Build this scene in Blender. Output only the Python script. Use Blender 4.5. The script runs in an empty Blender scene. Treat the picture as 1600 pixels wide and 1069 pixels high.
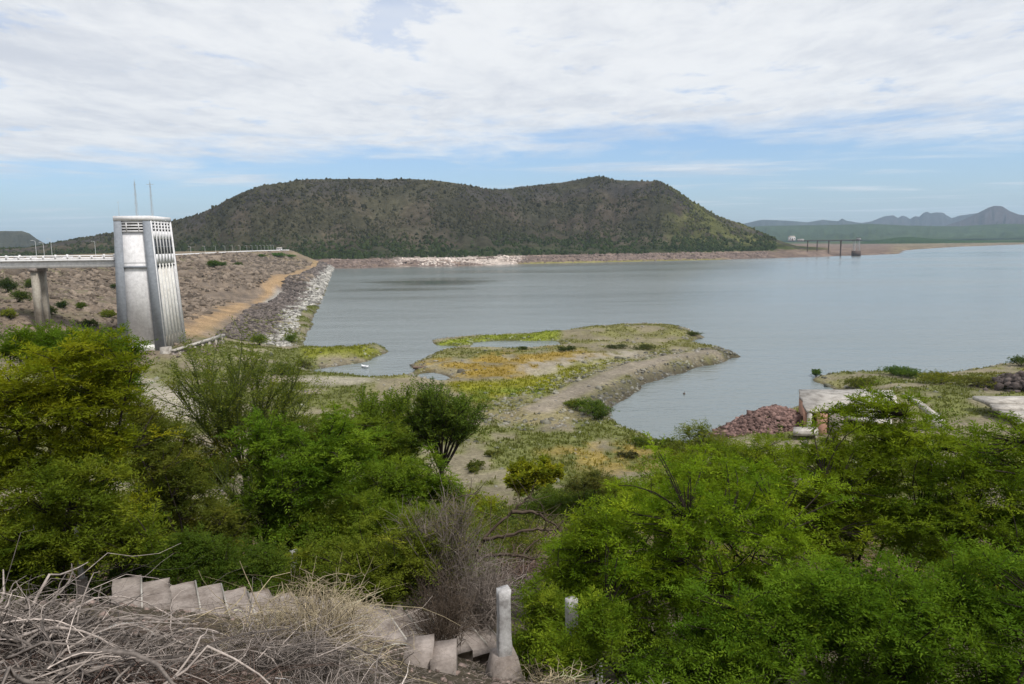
import bpy, math, random
import numpy as np
from mathutils import Matrix, Vector
rng = np.random.default_rng(7); random.seed(7)
sc = bpy.context.scene
# ------------------------------------------------------------------ camera
F = 1150.0; CX, CY = 800.0, 534.5          # focal length and centre, in pixels of the 1600 x 1069 photograph
CAMZ = 28.0                                # metres above the lake
PITCH = math.atan((CY-378.0)/F); ROLL = math.radians(0.7)
f_ = np.array([0, math.cos(PITCH), -math.sin(PITCH)]); u0 = np.array([0, math.sin(PITCH), math.cos(PITCH)]); r0 = np.array([1.0, 0, 0])
r_ = r0*math.cos(ROLL) - u0*math.sin(ROLL); u_ = u0*math.cos(ROLL) + r0*math.sin(ROLL)
C0 = np.array([0, 0, CAMZ])
cam = bpy.data.cameras.new('camera'); cam.sensor_width = 36.0; cam.lens = 36.0*F/1600; cam.clip_start = 0.1; cam.clip_end = 60000
camo = bpy.data.objects.new('camera', cam); sc.collection.objects.link(camo); sc.camera = camo
camo.matrix_world = Matrix(((r_[0], u_[0], -f_[0], 0), (r_[1], u_[1], -f_[1], 0), (r_[2], u_[2], -f_[2], CAMZ), (0, 0, 0, 1)))
def ray(px, py): return r_*(px-CX)/F + u_*(CY-py)/F + f_
def PZ(px, py, z=0.0):                     # pixel -> point on the level z
    d = ray(px, py); t = (z-CAMZ)/d[2]; return C0 + d*t
def PY(px, py, y):                         # pixel -> point at depth y
    d = ray(px, py); return C0 + d*(y/d[1])
def PIX(p):                                # point(s) -> pixel
    q = np.asarray(p, float) - C0; w = q@f_
    return np.stack([CX+F*(q@r_)/w, CY-F*(q@u_)/w], -1)
# ------------------------------------------------------------------ sky, sun, exposure
SUN_EL, SUN_AZ = math.radians(58), math.radians(132)      # azimuth clockwise from +Y: high, over the right shoulder
W = bpy.data.worlds.new('World'); sc.world = W; W.use_nodes = True
def build_world():
    nt = W.node_tree; nt.nodes.clear(); N = nt.nodes; L = nt.links
    def nd(t, **k):
        n = N.new(t)
        for a, b in k.items(): setattr(n, a, b)
        return n
    def ma(op, a, b=None, c=None, clamp=False):
        n = nd('ShaderNodeMath', operation=op, use_clamp=clamp)
        for i, v in enumerate((a, b, c)):
            if v is None: continue
            if isinstance(v, (int, float)): n.inputs[i].default_value = v
            else: L.new(v, n.inputs[i])
        return n.outputs[0]
    def ss(x, a, b):
        n = nd('ShaderNodeMapRange', interpolation_type='SMOOTHSTEP')
        L.new(x, n.inputs[0]); n.inputs[1].default_value = a; n.inputs[2].default_value = b
        return n.outputs[0]
    out = nd('ShaderNodeOutputWorld'); bg = nd('ShaderNodeBackground'); bg.inputs[1].default_value = 0.1
    sky = nd('ShaderNodeTexSky', sky_type='NISHITA'); sky.sun_disc = False
    sky.sun_elevation = SUN_EL; sky.sun_rotation = SUN_AZ; sky.air_density = 1.0; sky.dust_density = 1.2; sky.ozone_density = 1.6
    tc = nd('ShaderNodeTexCoord'); sx = nd('ShaderNodeSeparateXYZ'); L.new(tc.outputs['Generated'], sx.inputs[0])
    zz = ma('ADD', ma('MAXIMUM', sx.outputs[2], 0.0), 0.018)
    qx = ma('DIVIDE', sx.outputs[0], zz); qy = ma('DIVIDE', sx.outputs[1], zz)      # place on the level of the cloud sheet
    cv = nd('ShaderNodeCombineXYZ'); L.new(qx, cv.inputs[0]); L.new(qy, cv.inputs[1])
    def noise(scale, det, rough, off=(0, 0, 0), sxy=(1, 1), dist=0.0):
        mp = nd('ShaderNodeMapping'); mp.inputs['Location'].default_value = off; mp.inputs['Scale'].default_value = (sxy[0], sxy[1], 1)
        L.new(cv.outputs[0], mp.inputs[0])
        n = nd('ShaderNodeTexNoise'); n.inputs['Scale'].default_value = scale; n.inputs['Detail'].default_value = det
        n.inputs['Roughness'].default_value = rough; n.inputs['Distortion'].default_value = dist
        L.new(mp.outputs[0], n.inputs['Vector']); return n.outputs[0]
    big = noise(0.28, 3, 0.5, (3.1, 1.7, 0)); med = noise(1.0, 7, 0.62, (0.3, 5.2, 0), (1.25, 1.0), 0.25); fine = noise(4.2, 7, 0.68, (7.7, 2.2, 0), (1.5, 1.0), 0.2)
    # the sheet: all round overhead, its ragged rim beyond about seven cloud heights
    rim = ma('ADD', ma('ADD', qy, ma('MULTIPLY', qx, 0.20)), ma('MULTIPLY', ma('SUBTRACT', big, 0.5), 5.5))
    rim = ma('ADD', rim, ma('MULTIPLY', ma('SUBTRACT', med, 0.5), 6.5))
    sheet = ma('SUBTRACT', 1.0, ss(rim, 5.3, 8.3))
    body = ss(ma('ADD', ma('MULTIPLY', med, 0.8), ma('MULTIPLY', fine, 0.2)), 0.27, 0.46)
    veil = ss(noise(0.5, 5, 0.6, (1.1, 9.4, 0), (0.45, 1.0)), 0.25, 0.6)
    body = ma('MAXIMUM', body, ma('MAXIMUM', ma('MULTIPLY', veil, 0.72), 0.36))
    dens = ma('MULTIPLY', sheet, body)
    wisp = ss(noise(0.55, 7, 0.62, (12.0, 3.0, 0), (0.5, 1.0), 0.3), 0.50, 0.72)
    dens = ma('MAXIMUM', dens, ma('MULTIPLY', wisp, 0.8))
    low = ss(sx.outputs[2], 0.0, 0.05)
    dens = ma('MULTIPLY', dens, ma('ADD', ma('MULTIPLY', low, 0.6), 0.4), clamp=True)
    # thick parts are a little greyer below
    soft = noise(0.8, 4, 0.55, (2.4, 6.1, 0), (0.9, 1.0), 0.3)
    puff = noise(2.4, 8, 0.68, (4.4, 8.1, 0), (1.6, 1.0), 0.3)
    thick = ss(ma('ADD', ma('ADD', ma('MULTIPLY', puff, 0.35), ma('MULTIPLY', soft, 0.35)), ma('MULTIPLY', big, 0.3)), 0.40, 0.64)
    cm = nd('ShaderNodeMix', data_type='RGBA'); L.new(thick, cm.inputs[0])
    cm.inputs[6].default_value = (7.4, 7.5, 7.65, 1); cm.inputs[7].default_value = (5.4, 5.65, 6.2, 1)
    mx = nd('ShaderNodeMix', data_type='RGBA'); L.new(dens, mx.inputs[0]); tint = nd('ShaderNodeMix', data_type='RGBA', blend_type='MULTIPLY'); tint.inputs[0].default_value = 1.0; tint.inputs[7].default_value = (0.95, 1.10, 1.34, 1); L.new(sky.outputs[0], tint.inputs[6]); L.new(tint.outputs[2], mx.inputs[6]); L.new(cm.outputs[2], mx.inputs[7])
    L.new(mx.outputs[2], bg.inputs[0]); L.new(bg.outputs[0], out.inputs[0])
build_world()
sun = bpy.data.lights.new('sun', 'SUN'); sun.energy = 3.0; sun.angle = math.radians(11); sun.color = (1.0, 0.96, 0.90)
suno = bpy.data.objects.new('sun', sun); sc.collection.objects.link(suno)
sd_ = Vector((math.sin(SUN_AZ)*math.cos(SUN_EL), math.cos(SUN_AZ)*math.cos(SUN_EL), math.sin(SUN_EL)))
suno.rotation_euler = sd_.to_track_quat('Z', 'Y').to_euler(); suno.location = (60, -60, 120)
vs = sc.view_settings; vs.view_transform = 'Standard'; vs.look = 'None'; vs.gamma = 1.0; vs.use_curve_mapping = False; vs.exposure = 0.30
sc.cycles.use_denoising = True; sc.cycles.max_bounces = 6; sc.cycles.diffuse_bounces = 3; sc.cycles.glossy_bounces = 2
sc.cycles.transmission_bounces = 4; sc.cycles.transparent_max_bounces = 4; sc.cycles.volume_bounces = 1
sc.cycles.caustics_reflective = False; sc.cycles.caustics_refractive = False
# ------------------------------------------------------------------ helpers
def hash2(ix, iy, seed):
    h = (ix.astype(np.int64)*374761393 + iy.astype(np.int64)*668265263 + seed*1442695041) & 0xFFFFFFFF
    h = ((h ^ (h >> 13))*1274126177) & 0xFFFFFFFF
    return ((h ^ (h >> 16)) & 0xFFFF)/65535.0
def vnoise(x, y, seed=0):
    ix = np.floor(x); iy = np.floor(y); fx = x-ix; fy = y-iy
    fx = fx*fx*(3-2*fx); fy = fy*fy*(3-2*fy)
    a = hash2(ix, iy, seed); b = hash2(ix+1, iy, seed); c = hash2(ix, iy+1, seed); d = hash2(ix+1, iy+1, seed)
    return a+(b-a)*fx+(c-a)*fy+(a-b-c+d)*fx*fy
def fbm(x, y, seed=0, o=4, g=0.5):
    s = 0; a = 1.0; t = 0
    for i in range(o):
        s = s + a*vnoise(x*2**i+i*17.3, y*2**i-i*9.1, seed+i); t += a; a *= g
    return s/t
def sst(x, a, b):
    t = np.clip((x-a)/(b-a), 0, 1); return t*t*(3-2*t)
def lerp(a, b, t): return a+(b-a)*t
COL = sc.collection
def newmesh(name, v, f, mat, parent=None, col=None, smooth=False):
    """v (N,3); f (M,k) array, or a list of such arrays"""
    v = np.asarray(v, np.float32); fl = f if isinstance(f, list) else [f]
    fl = [np.asarray(q, np.int32) for q in fl if len(q)]
    me = bpy.data.meshes.new(name)
    me.vertices.add(len(v)); me.vertices.foreach_set('co', v.ravel())
    ids = np.concatenate([q.ravel() for q in fl]); tot = np.concatenate([np.full(len(q), q.shape[1], np.int32) for q in fl])
    me.loops.add(len(ids)); me.loops.foreach_set('vertex_index', ids)
    me.polygons.add(len(tot)); me.polygons.foreach_set('loop_start', np.concatenate([[0], np.cumsum(tot)[:-1]]).astype(np.int32))
    if smooth: me.polygons.foreach_set('use_smooth', np.ones(len(tot), bool))
    if col is not None:
        at = me.attributes.new('Col', 'FLOAT_COLOR', 'POINT')
        c4 = np.ones((len(v), 4), np.float32); c4[:, :3] = col; at.data.foreach_set('color', c4.ravel())
    me.update(calc_edges=True); me.validate()
    if mat: me.materials.append(mat)
    o = bpy.data.objects.new(name, me); COL.objects.link(o)
    if parent: o.parent = parent
    return o
def tag(o, label=None, cat=None, group=None, kind=None):
    if label: o['label'] = label
    if cat: o['category'] = cat
    if group: o['group'] = group
    if kind: o['kind'] = kind
    return o
def empty(name, loc=(0, 0, 0), rz=0.0, **k):
    o = bpy.data.objects.new(name, None); COL.objects.link(o); o.location = [float(q) for q in loc]; o.rotation_euler = (0, 0, rz)
    return tag(o, **k)
BOXF = np.array([[0, 3, 2, 1], [4, 5, 6, 7], [0, 1, 5, 4], [1, 2, 6, 5], [2, 3, 7, 6], [3, 0, 4, 7]])
class MB:
    """collects boxes, prisms and tubes for ONE part"""
    def __init__(s): s.v = []; s.q = []; s.t = []; s.n = 0
    def add(s, v, q=None, t=None):
        v = np.asarray(v, float)
        if q is not None and len(q): s.q.append(np.asarray(q)+s.n)
        if t is not None and len(t): s.t.append(np.asarray(t)+s.n)
        s.v.append(v); s.n += len(v); return s
    def hexa(s, p8): return s.add(p8, BOXF)
    def box(s, x0, x1, y0, y1, z0, z1):
        return s.hexa([(x0, y0, z0), (x1, y0, z0), (x1, y1, z0), (x0, y1, z0), (x0, y0, z1), (x1, y0, z1), (x1, y1, z1), (x0, y1, z1)])
    def tube(s, pts, rad, k=6):
        v, q = tube_np(pts, rad, k); return s.add(v, q)
    def build(s, name, mat, parent=None, col=None, smooth=False):
        fl = []
        if s.q: fl.append(np.concatenate(s.q))
        if s.t: fl.append(np.concatenate(s.t))
        return newmesh(name, np.concatenate(s.v), fl, mat, parent, col, smooth)
def tube_np(pts, rad, k=5):
    p = np.asarray(pts, float); n = len(p); rad = np.broadcast_to(np.asarray(rad, float), (n,))
    d = np.gradient(p, axis=0); d /= np.linalg.norm(d, axis=1)[:, None]+1e-9
    ref = np.where(np.abs(d[:, 2:3]) > 0.9, np.array([[1.0, 0, 0]]), np.array([[0, 0, 1.0]]))
    a = np.cross(d, ref); a /= np.linalg.norm(a, axis=1)[:, None]+1e-9; b = np.cross(d, a)
    th = np.arange(k)*2*math.pi/k
    v = p[:, None]+rad[:, None, None]*(np.cos(th)[None, :, None]*a[:, None]+np.sin(th)[None, :, None]*b[:, None])
    i = np.arange(n-1)[:, None]*k; j = np.arange(k)[None]
    q = np.stack([i+j, i+(j+1) % k, i+k+(j+1) % k, i+k+j], -1).reshape(-1, 4)
    return v.reshape(-1, 3), q
def tubes_np(P, R, k=3):
    """P (S,n,3) many polylines at once, R (S,n)"""
    S, n, _ = P.shape
    d = np.gradient(P, axis=1); d /= np.linalg.norm(d, axis=2)[..., None]+1e-9
    ref = np.zeros_like(d); ref[..., 2] = 1; bad = np.abs(d[..., 2]) > 0.9; ref[bad] = (1, 0, 0)
    a = np.cross(d, ref); a /= np.linalg.norm(a, axis=2)[..., None]+1e-9; b = np.cross(d, a)
    th = np.arange(k)*2*math.pi/k
    v = P[:, :, None]+R[:, :, None, None]*(np.cos(th)[None, None, :, None]*a[:, :, None]+np.sin(th)[None, None, :, None]*b[:, :, None])
    s = np.arange(S)[:, None, None]*n*k; i = np.arange(n-1)[None, :, None]*k; j = np.arange(k)[None, None]
    q = np.stack([s+i+j, s+i+(j+1) % k, s+i+k+(j+1) % k, s+i+k+j], -1).reshape(-1, 4)
    return v.reshape(-1, 3), q
# ------------------------------------------------------------------ materials
def mat(name):
    m = bpy.data.materials.new(name); m.use_nodes = True; nt = m.node_tree
    b = nt.nodes['Principled BSDF']; return m, nt, b
def nz(nt, scale, det=5, rough=0.6, coord='Object', sxyz=None, dist=0.0):
    tc = nt.nodes.new('ShaderNodeTexCoord'); n = nt.nodes.new('ShaderNodeTexNoise')
    n.inputs['Scale'].default_value = scale; n.inputs['Detail'].default_value = det; n.inputs['Roughness'].default_value = rough; n.inputs['Distortion'].default_value = dist
    src = tc.outputs[coord]
    if sxyz:
        mp = nt.nodes.new('ShaderNodeMapping'); mp.inputs['Scale'].default_value = sxyz; nt.links.new(src, mp.inputs[0]); src = mp.outputs[0]
    nt.links.new(src, n.inputs['Vector']); return n.outputs[0]
def mrange(nt, x, a, b, c=0.0, d=1.0):
    n = nt.nodes.new('ShaderNodeMapRange'); nt.links.new(x, n.inputs[0])
    for i, v in enumerate((a, b, c, d)): n.inputs[1+i].default_value = v
    return n.outputs[0]
def mixc(nt, fac, a, b, mode='MIX'):
    n = nt.nodes.new('ShaderNodeMix'); n.data_type = 'RGBA'; n.blend_type = mode
    for i, v in ((0, fac), (6, a), (7, b)):
        if isinstance(v, (int, float)): n.inputs[i].default_value = v
        elif isinstance(v, tuple): n.inputs[i].default_value = (*v[:3], 1)
        else: nt.links.new(v, n.inputs[i])
    return n.outputs[2]
def mulv(nt, a, b):
    n = nt.nodes.new('ShaderNodeVectorMath'); n.operation = 'SCALE'; nt.links.new(a, n.inputs[0]); nt.links.new(b, n.inputs['Scale']); return n.outputs[0]
def attr(nt, nm='Col'):
    n = nt.nodes.new('ShaderNodeAttribute'); n.attribute_name = nm; return n.outputs['Color']
def bump(nt, b, h, dist, strength=1.0):
    n = nt.nodes.new('ShaderNodeBump'); n.inputs['Strength'].default_value = strength; n.inputs['Distance'].default_value = dist
    nt.links.new(h, n.inputs['Height']); nt.links.new(n.outputs[0], b.inputs['Normal'])
def m_terrain():
    m, nt, b = mat('earth'); c = attr(nt)
    n1 = nz(nt, 0.12, 6, 0.65); n2 = nz(nt, 1.6, 6, 0.7); n3 = nz(nt, 14.0, 4, 0.7)
    c = mulv(nt, c, mrange(nt, n1, 0.3, 0.7, 0.72, 1.28)); c = mulv(nt, c, mrange(nt, n2, 0.3, 0.7, 0.6, 1.4)); c = mulv(nt, c, mrange(nt, n3, 0.3, 0.7, 0.7, 1.3))
    nt.links.new(c, b.inputs['Base Color']); b.inputs['Roughness'].default_value = 0.97; b.inputs['Specular IOR Level'].default_value = 0.1
    bump(nt, b, n2, 0.35, 0.7); return m
def m_far():
    m, nt, b = mat('far_slope'); c = attr(nt)
    n1 = nz(nt, 0.012, 6, 0.7); n2 = nz(nt, 0.09, 6, 0.75)
    c = mulv(nt, c, mrange(nt, n1, 0.3, 0.7, 0.65, 1.35)); c = mulv(nt, c, mrange(nt, n2, 0.3, 0.7, 0.5, 1.5))
    nt.links.new(c, b.inputs['Base Color']); b.inputs['Roughness'].default_value = 1.0; b.inputs['Specular IOR Level'].default_value = 0.0
    bump(nt, b, n2, 4.0, 0.6); return m
def m_rock():
    m, nt, b = mat('rock'); c = attr(nt); n = nz(nt, 2.5, 5, 0.7)
    c = mulv(nt, c, mrange(nt, n, 0.3, 0.7, 0.65, 1.35)); nt.links.new(c, b.inputs['Base Color']); b.inputs['Roughness'].default_value = 0.95
    b.inputs['Specular IOR Level'].default_value = 0.15; return m
def m_leaf():
    m = bpy.data.materials.new('leaf'); m.use_nodes = True; nt = m.node_tree; nt.nodes.clear()
    o = nt.nodes.new('ShaderNodeOutputMaterial'); d = nt.nodes.new('ShaderNodeBsdfDiffuse'); t = nt.nodes.new('ShaderNodeBsdfTranslucent')
    mx = nt.nodes.new('ShaderNodeMixShader'); mx.inputs[0].default_value = 0.42; c = attr(nt)
    nt.links.new(c, d.inputs[0]); nt.links.new(mixc(nt, 1.0, c, (1.35, 1.25, 0.6), 'MULTIPLY'), t.inputs[0])
    nt.links.new(d.outputs[0], mx.inputs[1]); nt.links.new(t.outputs[0], mx.inputs[2]); nt.links.new(mx.outputs[0], o.inputs[0]); return m
def m_bark(name, col, var=0.4):
    m, nt, b = mat(name); n = nz(nt, 9.0, 5, 0.7, sxyz=(1, 1, 0.3))
    c = mixc(nt, n, tuple(q*(1-var) for q in col), tuple(q*(1+var) for q in col)); nt.links.new(c, b.inputs['Base Color']); b.inputs['Roughness'].default_value = 0.95
    b.inputs['Specular IOR Level'].default_value = 0.1; return m
def m_brush():
    m, nt, b = mat('dry_brush'); c = attr(nt); n = nz(nt, 14.0, 4, 0.7); c = mulv(nt, c, mrange(nt, n, 0.3, 0.7, 0.6, 1.35)); nt.links.new(c, b.inputs['Base Color']); b.inputs['Roughness'].default_value = 0.95
    b.inputs['Specular IOR Level'].default_value = 0.1; return m
def m_conc(name, col, dirt, scale=1.0, amt=0.6, streak=False, bmp=0.02):
    m, nt, b = mat(name)
    n1 = nz(nt, 0.9*scale, 6, 0.7); n2 = nz(nt, 6*scale, 5, 0.7)
    f = mrange(nt, n1, 0.42, 0.72, 0, amt); c = mixc(nt, f, col, dirt)
    if streak:
        n3 = nz(nt, 5.0*scale, 6, 0.75, sxyz=(1, 1, 0.05)); c = mixc(nt, mrange(nt, n3, 0.55, 0.8, 0, 0.35), c, tuple(q*0.55 for q in col))
    c = mulv(nt, c, mrange(nt, n2, 0.3, 0.7, 0.82, 1.15)); nt.links.new(c, b.inputs['Base Color']); b.inputs['Roughness'].default_value = 0.9
    b.inputs['Specular IOR Level'].default_value = 0.2; bump(nt, b, n2, bmp, 0.5); return m
def m_plain(name, col, rough=0.6, metal=0.0):
    m, nt, b = mat(name); n = nz(nt, 4.0, 4, 0.6)
    c = mixc(nt, n, tuple(q*0.82 for q in col), tuple(min(1, q*1.15) for q in col)); nt.links.new(c, b.inputs['Base Color'])
    b.inputs['Roughness'].default_value = rough; b.inputs['Metallic'].default_value = metal; return m
def m_water():
    m, nt, b = mat('lake_water')
    n0 = nz(nt, 0.006, 4, 0.55, sxyz=(0.35, 1, 1), dist=0.3)
    c = mixc(nt, n0, (0.112, 0.136, 0.137), (0.142, 0.166, 0.165)); nt.links.new(c, b.inputs['Base Color'])
    b.inputs['IOR'].default_value = 1.33
    tc = nt.nodes.new('ShaderNodeTexCoord'); q = PZ(672, 442, 0)
    mp = nt.nodes.new('ShaderNodeMapping'); mp.vector_type = 'POINT'; mp.inputs['Scale'].default_value = (1/52, 1/85, 1); mp.inputs['Location'].default_value = (-q[0]/52, -q[1]/85, 0); nt.links.new(tc.outputs['Object'], mp.inputs[0])
    ln = nt.nodes.new('ShaderNodeVectorMath'); ln.operation = 'LENGTH'; nt.links.new(mp.outputs[0], ln.inputs[0])
    ns = nz(nt, 0.02, 4, 0.6, sxyz=(0.35, 2.2, 1)); add = nt.nodes.new('ShaderNodeMath'); add.operation = 'MULTIPLY_ADD'; nt.links.new(ns, add.inputs[0]); add.inputs[1].default_value = 2.6; nt.links.new(ln.outputs['Value'], add.inputs[2])
    calm = mrange(nt, add.outputs[0], 1.5, 2.3, 1.0, 0.0)                 # a lull in the breeze: smooth water that mirrors the mesa
    ro = nt.nodes.new('ShaderNodeMix'); nt.links.new(calm, ro.inputs[0]); nt.links.new(mrange(nt, n0, 0.35, 0.65, 0.12, 0.26), ro.inputs[2]); ro.inputs[3].default_value = 0.04
    nt.links.new(ro.outputs[0], b.inputs['Roughness'])
    n1 = nz(nt, 0.55, 4, 0.6, sxyz=(0.6, 1, 1)); n2 = nz(nt, 0.05, 4, 0.6, sxyz=(0.35, 1, 1))
    a = nt.nodes.new('ShaderNodeMath'); a.operation = 'MULTIPLY_ADD'; nt.links.new(n2, a.inputs[0]); a.inputs[1].default_value = 3.0; nt.links.new(n1, a.inputs[2])
    bump(nt, b, a.outputs[0], 0.35, 0.45)
    bn = [n for n in nt.nodes if n.type == 'BUMP'][0]; nt.links.new(mrange(nt, calm, 0, 1, 0.45, 0.05), bn.inputs['Strength']); return m
M = dict(brush=m_brush(), earth=m_terrain(), far=m_far(), rock=m_rock(), leaf=m_leaf(), water=m_water(),
    bark=m_bark('dark_bark', (0.035, 0.028, 0.022)), greenbark=m_bark('green_bark', (0.07, 0.085, 0.03)), drywood=m_bark('dry_wood', (0.22, 0.185, 0.16), 0.5), straw=m_bark('straw_wood', (0.36, 0.30, 0.20), 0.4),
    deadwood=m_bark('dead_wood', (0.085, 0.064, 0.048), 0.5),
    white=m_conc('white_painted_concrete', (0.70, 0.69, 0.70), (0.60, 0.585, 0.57), 0.25, 0.35, True), grey=m_conc('grey_painted_concrete', (0.25, 0.27, 0.30), (0.19, 0.20, 0.22), 0.3, 0.6, True),
    flute=m_conc('fluted_concrete', (0.66, 0.65, 0.62), (0.42, 0.38, 0.30), 0.3, 0.5, True), foot=m_conc('stained_shaded_concrete', (0.36, 0.33, 0.28), (0.16, 0.13, 0.10), 0.5, 0.8, True),
    conc=m_conc('weathered_concrete', (0.29, 0.25, 0.225), (0.12, 0.095, 0.08), 2.6, 1.0), slab=m_conc('pale_slab', (0.45, 0.42, 0.38), (0.16, 0.14, 0.12), 0.8, 1.0), post=m_conc('whitewashed_post', (0.46, 0.45, 0.445), (0.15, 0.135, 0.125), 4.0, 0.95, True),
    brick=m_conc('old_brick', (0.36, 0.20, 0.14), (0.22, 0.13, 0.10), 1.5, 0.8), glass=m_plain('dark_glass', (0.02, 0.023, 0.028), 0.55), dark=m_plain('dark_opening', (0.012, 0.013, 0.015), 0.9),
    steel=m_plain('galvanised_steel', (0.45, 0.46, 0.47), 0.5, 0.4), rust=m_plain('rusty_steel', (0.08, 0.055, 0.045), 0.85), lampwhite=m_plain('white_lamp_paint', (0.62, 0.63, 0.64), 0.5),
    boatwhite=m_plain('white_hull', (0.75, 0.76, 0.78), 0.35), boatbrown=m_plain('brown_hull', (0.13, 0.085, 0.06), 0.7))
# ------------------------------------------------------------------ ground heights
def px_poly(pts, z=0.0): return np.array([PZ(a, b, z)[:2] for a, b in pts])
dam_water = [(521, 419), (516, 432), (508, 455), (498, 480), (484, 512), (472, 541)]
shore_px = dam_water + [(500, 545), (535, 543), (570, 543), (600, 545), (606, 548), (590, 557), (570, 565), (545, 570), (500, 577), (488, 580), (500, 584), (560, 587), (572, 590), (608, 590), (635, 586), (650, 579), (640, 572),
    (667, 556), (688, 549), (703, 546), (723, 541), (679, 540), (672, 535), (674, 532), (703, 529), (765, 525), (859, 522), (910, 513), (977, 507), (1038, 507), (1075, 514), (1100, 528), (1079, 534), (1126, 544), (1151, 557), (1122, 567),
    (1072, 579), (1038, 589), (1011, 598), (991, 616), (964, 629), (954, 640), (952, 655), (974, 670), (1015, 683), (1042, 693), (1075, 693), (1110, 684), (1135, 670), (1180, 655), (1230, 640), (1275, 626), (1312, 612), (1285, 601), (1268, 595),
    (1280, 588), (1320, 585), (1380, 584), (1440, 588), (1500, 581), (1550, 573), (1600, 564), (1700, 548), (1850, 530)]
shore = np.concatenate([px_poly(shore_px), [[420, 200], [420, -60], [-420, -60], [-420, 1000], [-215, 1000]]])
pond_a = px_poly([(735, 535.5), (775, 532.5), (868, 532.5), (878, 541), (809, 545), (737, 543.5)])
pond_b = px_poly([(650, 584), (677, 582), (691, 588), (707, 593), (691, 595.5), (655, 590)])
def seg_dist(x, y, A, B):
    d = np.full(x.shape, 1e9)
    for (ax, ay), (bx, by) in zip(A, B):
        vx, vy = bx-ax, by-ay; t = np.clip(((x-ax)*vx+(y-ay)*vy)/(vx*vx+vy*vy+1e-9), 0, 1)
        d = np.minimum(d, (x-ax-t*vx)**2+(y-ay-t*vy)**2)
    return np.sqrt(d)
def inside(x, y, P):
    c = np.zeros(x.shape, bool)
    for (ax, ay), (bx, by) in zip(P, np.roll(P, -1, 0)):
        k = (ay > y) != (by > y); c ^= k & (x < (bx-ax)*(y-ay)/(by-ay+1e-12)+ax)
    return c
def sdf(x, y, P):
    d = seg_dist(x, y, P, np.roll(P, -1, 0)); return np.where(inside(x, y, P), d, -d)
def path_dist(x, y, P): return seg_dist(x, y, P[:-1], P[1:])
# stairs: each tread 0.38 m, going right and a little away, dropping 0.15 m
ST0 = PZ(150, 926, 22.45); ST_D = np.array([math.cos(math.radians(27)), math.sin(math.radians(27))]); ST_RUN, ST_DROP, ST_W = 0.43, 0.160, 1.75
def step_pos(i): return np.array([ST0[0]+ST_D[0]*ST_RUN*i, ST0[1]+ST_D[1]*ST_RUN*i, ST0[2]-ST_DROP*i])
CREST_Z = 21.5
crest = np.array([PZ(a, b, CREST_Z)[:2] for a, b in [(452, 391.2), (400, 392.6), (360, 394.3), (285, 398.2), (150, 405.2), (20, 412)]] + [(-196, 190), (-192, 110), (-190, 40)])
berm_px = [(503, 411.5), (470, 425), (430, 447), (380, 476), (335, 505), (305, 523)]
berm = np.array([PZ(a, b, 5.0)[:2] for a, b in berm_px])
ctl = [(0, 0, 26.2), (-15, 0, 26), (15, 0, 25.5), (0, -20, 27), (-60, -20, 26), (60, -20, 26), (-3, 8, 22.9), (1, 8, 22.4), (3, 9, 22), (5, 9, 20.6), (9, 11, 19.0), (14, 14, 18.0), (-10, 8, 23.1), (-13, 14, 21.0), (-7, 13, 20.4), (0, 14, 19.3),
       (0, 20, 17.6), (-15, 20, 18.0), (13, 20, 15.5), (-32, 20, 19.5), (32, 20, 16.5), (0, 30, 13.4), (-20, 30, 13.4), (20, 30, 12.3), (0, 40, 9.9), (-30, 40, 10.4), (30, 40, 9.5), (0, 60, 5.0), (-40, 60, 5.8), (45, 60, 6.0),
       (0, 80, 2.4), (-50, 80, 4.0), (50, 80, 3.6), (70, 90, 4.0), (-20, 95, 1.7), (-45, 105, 2.4), (-60, 125, 3.0), (-72, 142, 3.2), (60, 110, 3.0), (90, 120, 3.5), (120, 120, 6), (160, 130, 8), (90, 40, 14), (-70, 40, 15), (-100, 90, 12),
       (0, 115, 1.2), (20, 130, 1.6), (-5, 150, 0.9), (25, 165, 1.3), (50, 205, 1.0), (0, 190, 0.8), (-30, 150, 0.9), (-45, 165, 1.0), (100, 140, 2.0), (110, 150, 1.5), (75, 300, 1), (0, 300, 1), (150, 400, 1),
       (-78, 158, 5.3), (-86, 160, 5.8), (-76, 168, 5.6), (-70, 152, 4.2), (-92, 172, 7.5), (-110, 172, 13.5), (-120, 190, 15), (-135, 170, 15.5), (-100, 150, 9), (-85, 140, 5), (-130, 120, 15), (-190, 0, 24)]
ctl += [tuple(step_pos(i)-np.array([0, 0, 0.28])) for i in (-2, 1, 4, 8, 12, 16)]
ctl += [(p[0], p[1], 5.0) for p in berm] + [(p[0], p[1], CREST_Z) for p in crest]
ctl += [(p[0]-22, p[1], CREST_Z+9) for p in crest]
ctl += [tuple(PZ(a, b, -1.0)) for a, b in [(521, 419), (498, 480), (478, 530)]] + [(-120, 400, -4), (-60, 600, -6), (-100, 850, -6)]
ctl = np.array(ctl)
def tps_fit(c, reg=1e-7):
    p = c[:, :2]/100; n = len(p); r2 = ((p[:, None]-p[None])**2).sum(-1)
    K = 0.5*r2*np.log(r2+1e-12)+np.eye(n)*reg; A = np.zeros((n+3, n+3)); A[:n, :n] = K; A[:n, n] = 1; A[:n, n+1:] = p; A[n, :n] = 1; A[n+1:, :n] = p.T
    return np.linalg.solve(A, np.concatenate([c[:, 2], np.zeros(3)]))
TW = tps_fit(ctl)
def tps(x, y):
    p = ctl[:, :2]/100; X = x/100; Y = y/100; s = TW[-3]+TW[-2]*X+TW[-1]*Y
    for (a, b), w in zip(p, TW[:len(p)]):
        r2 = (X-a)**2+(Y-b)**2; s = s+w*0.5*r2*np.log(r2+1e-12)
    return s
dike = np.array([PZ(a, b, 2.6)[:2] for a, b in [(845, 634), (912, 599), (975, 573), (1042, 556), (1112, 545)]])
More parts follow.
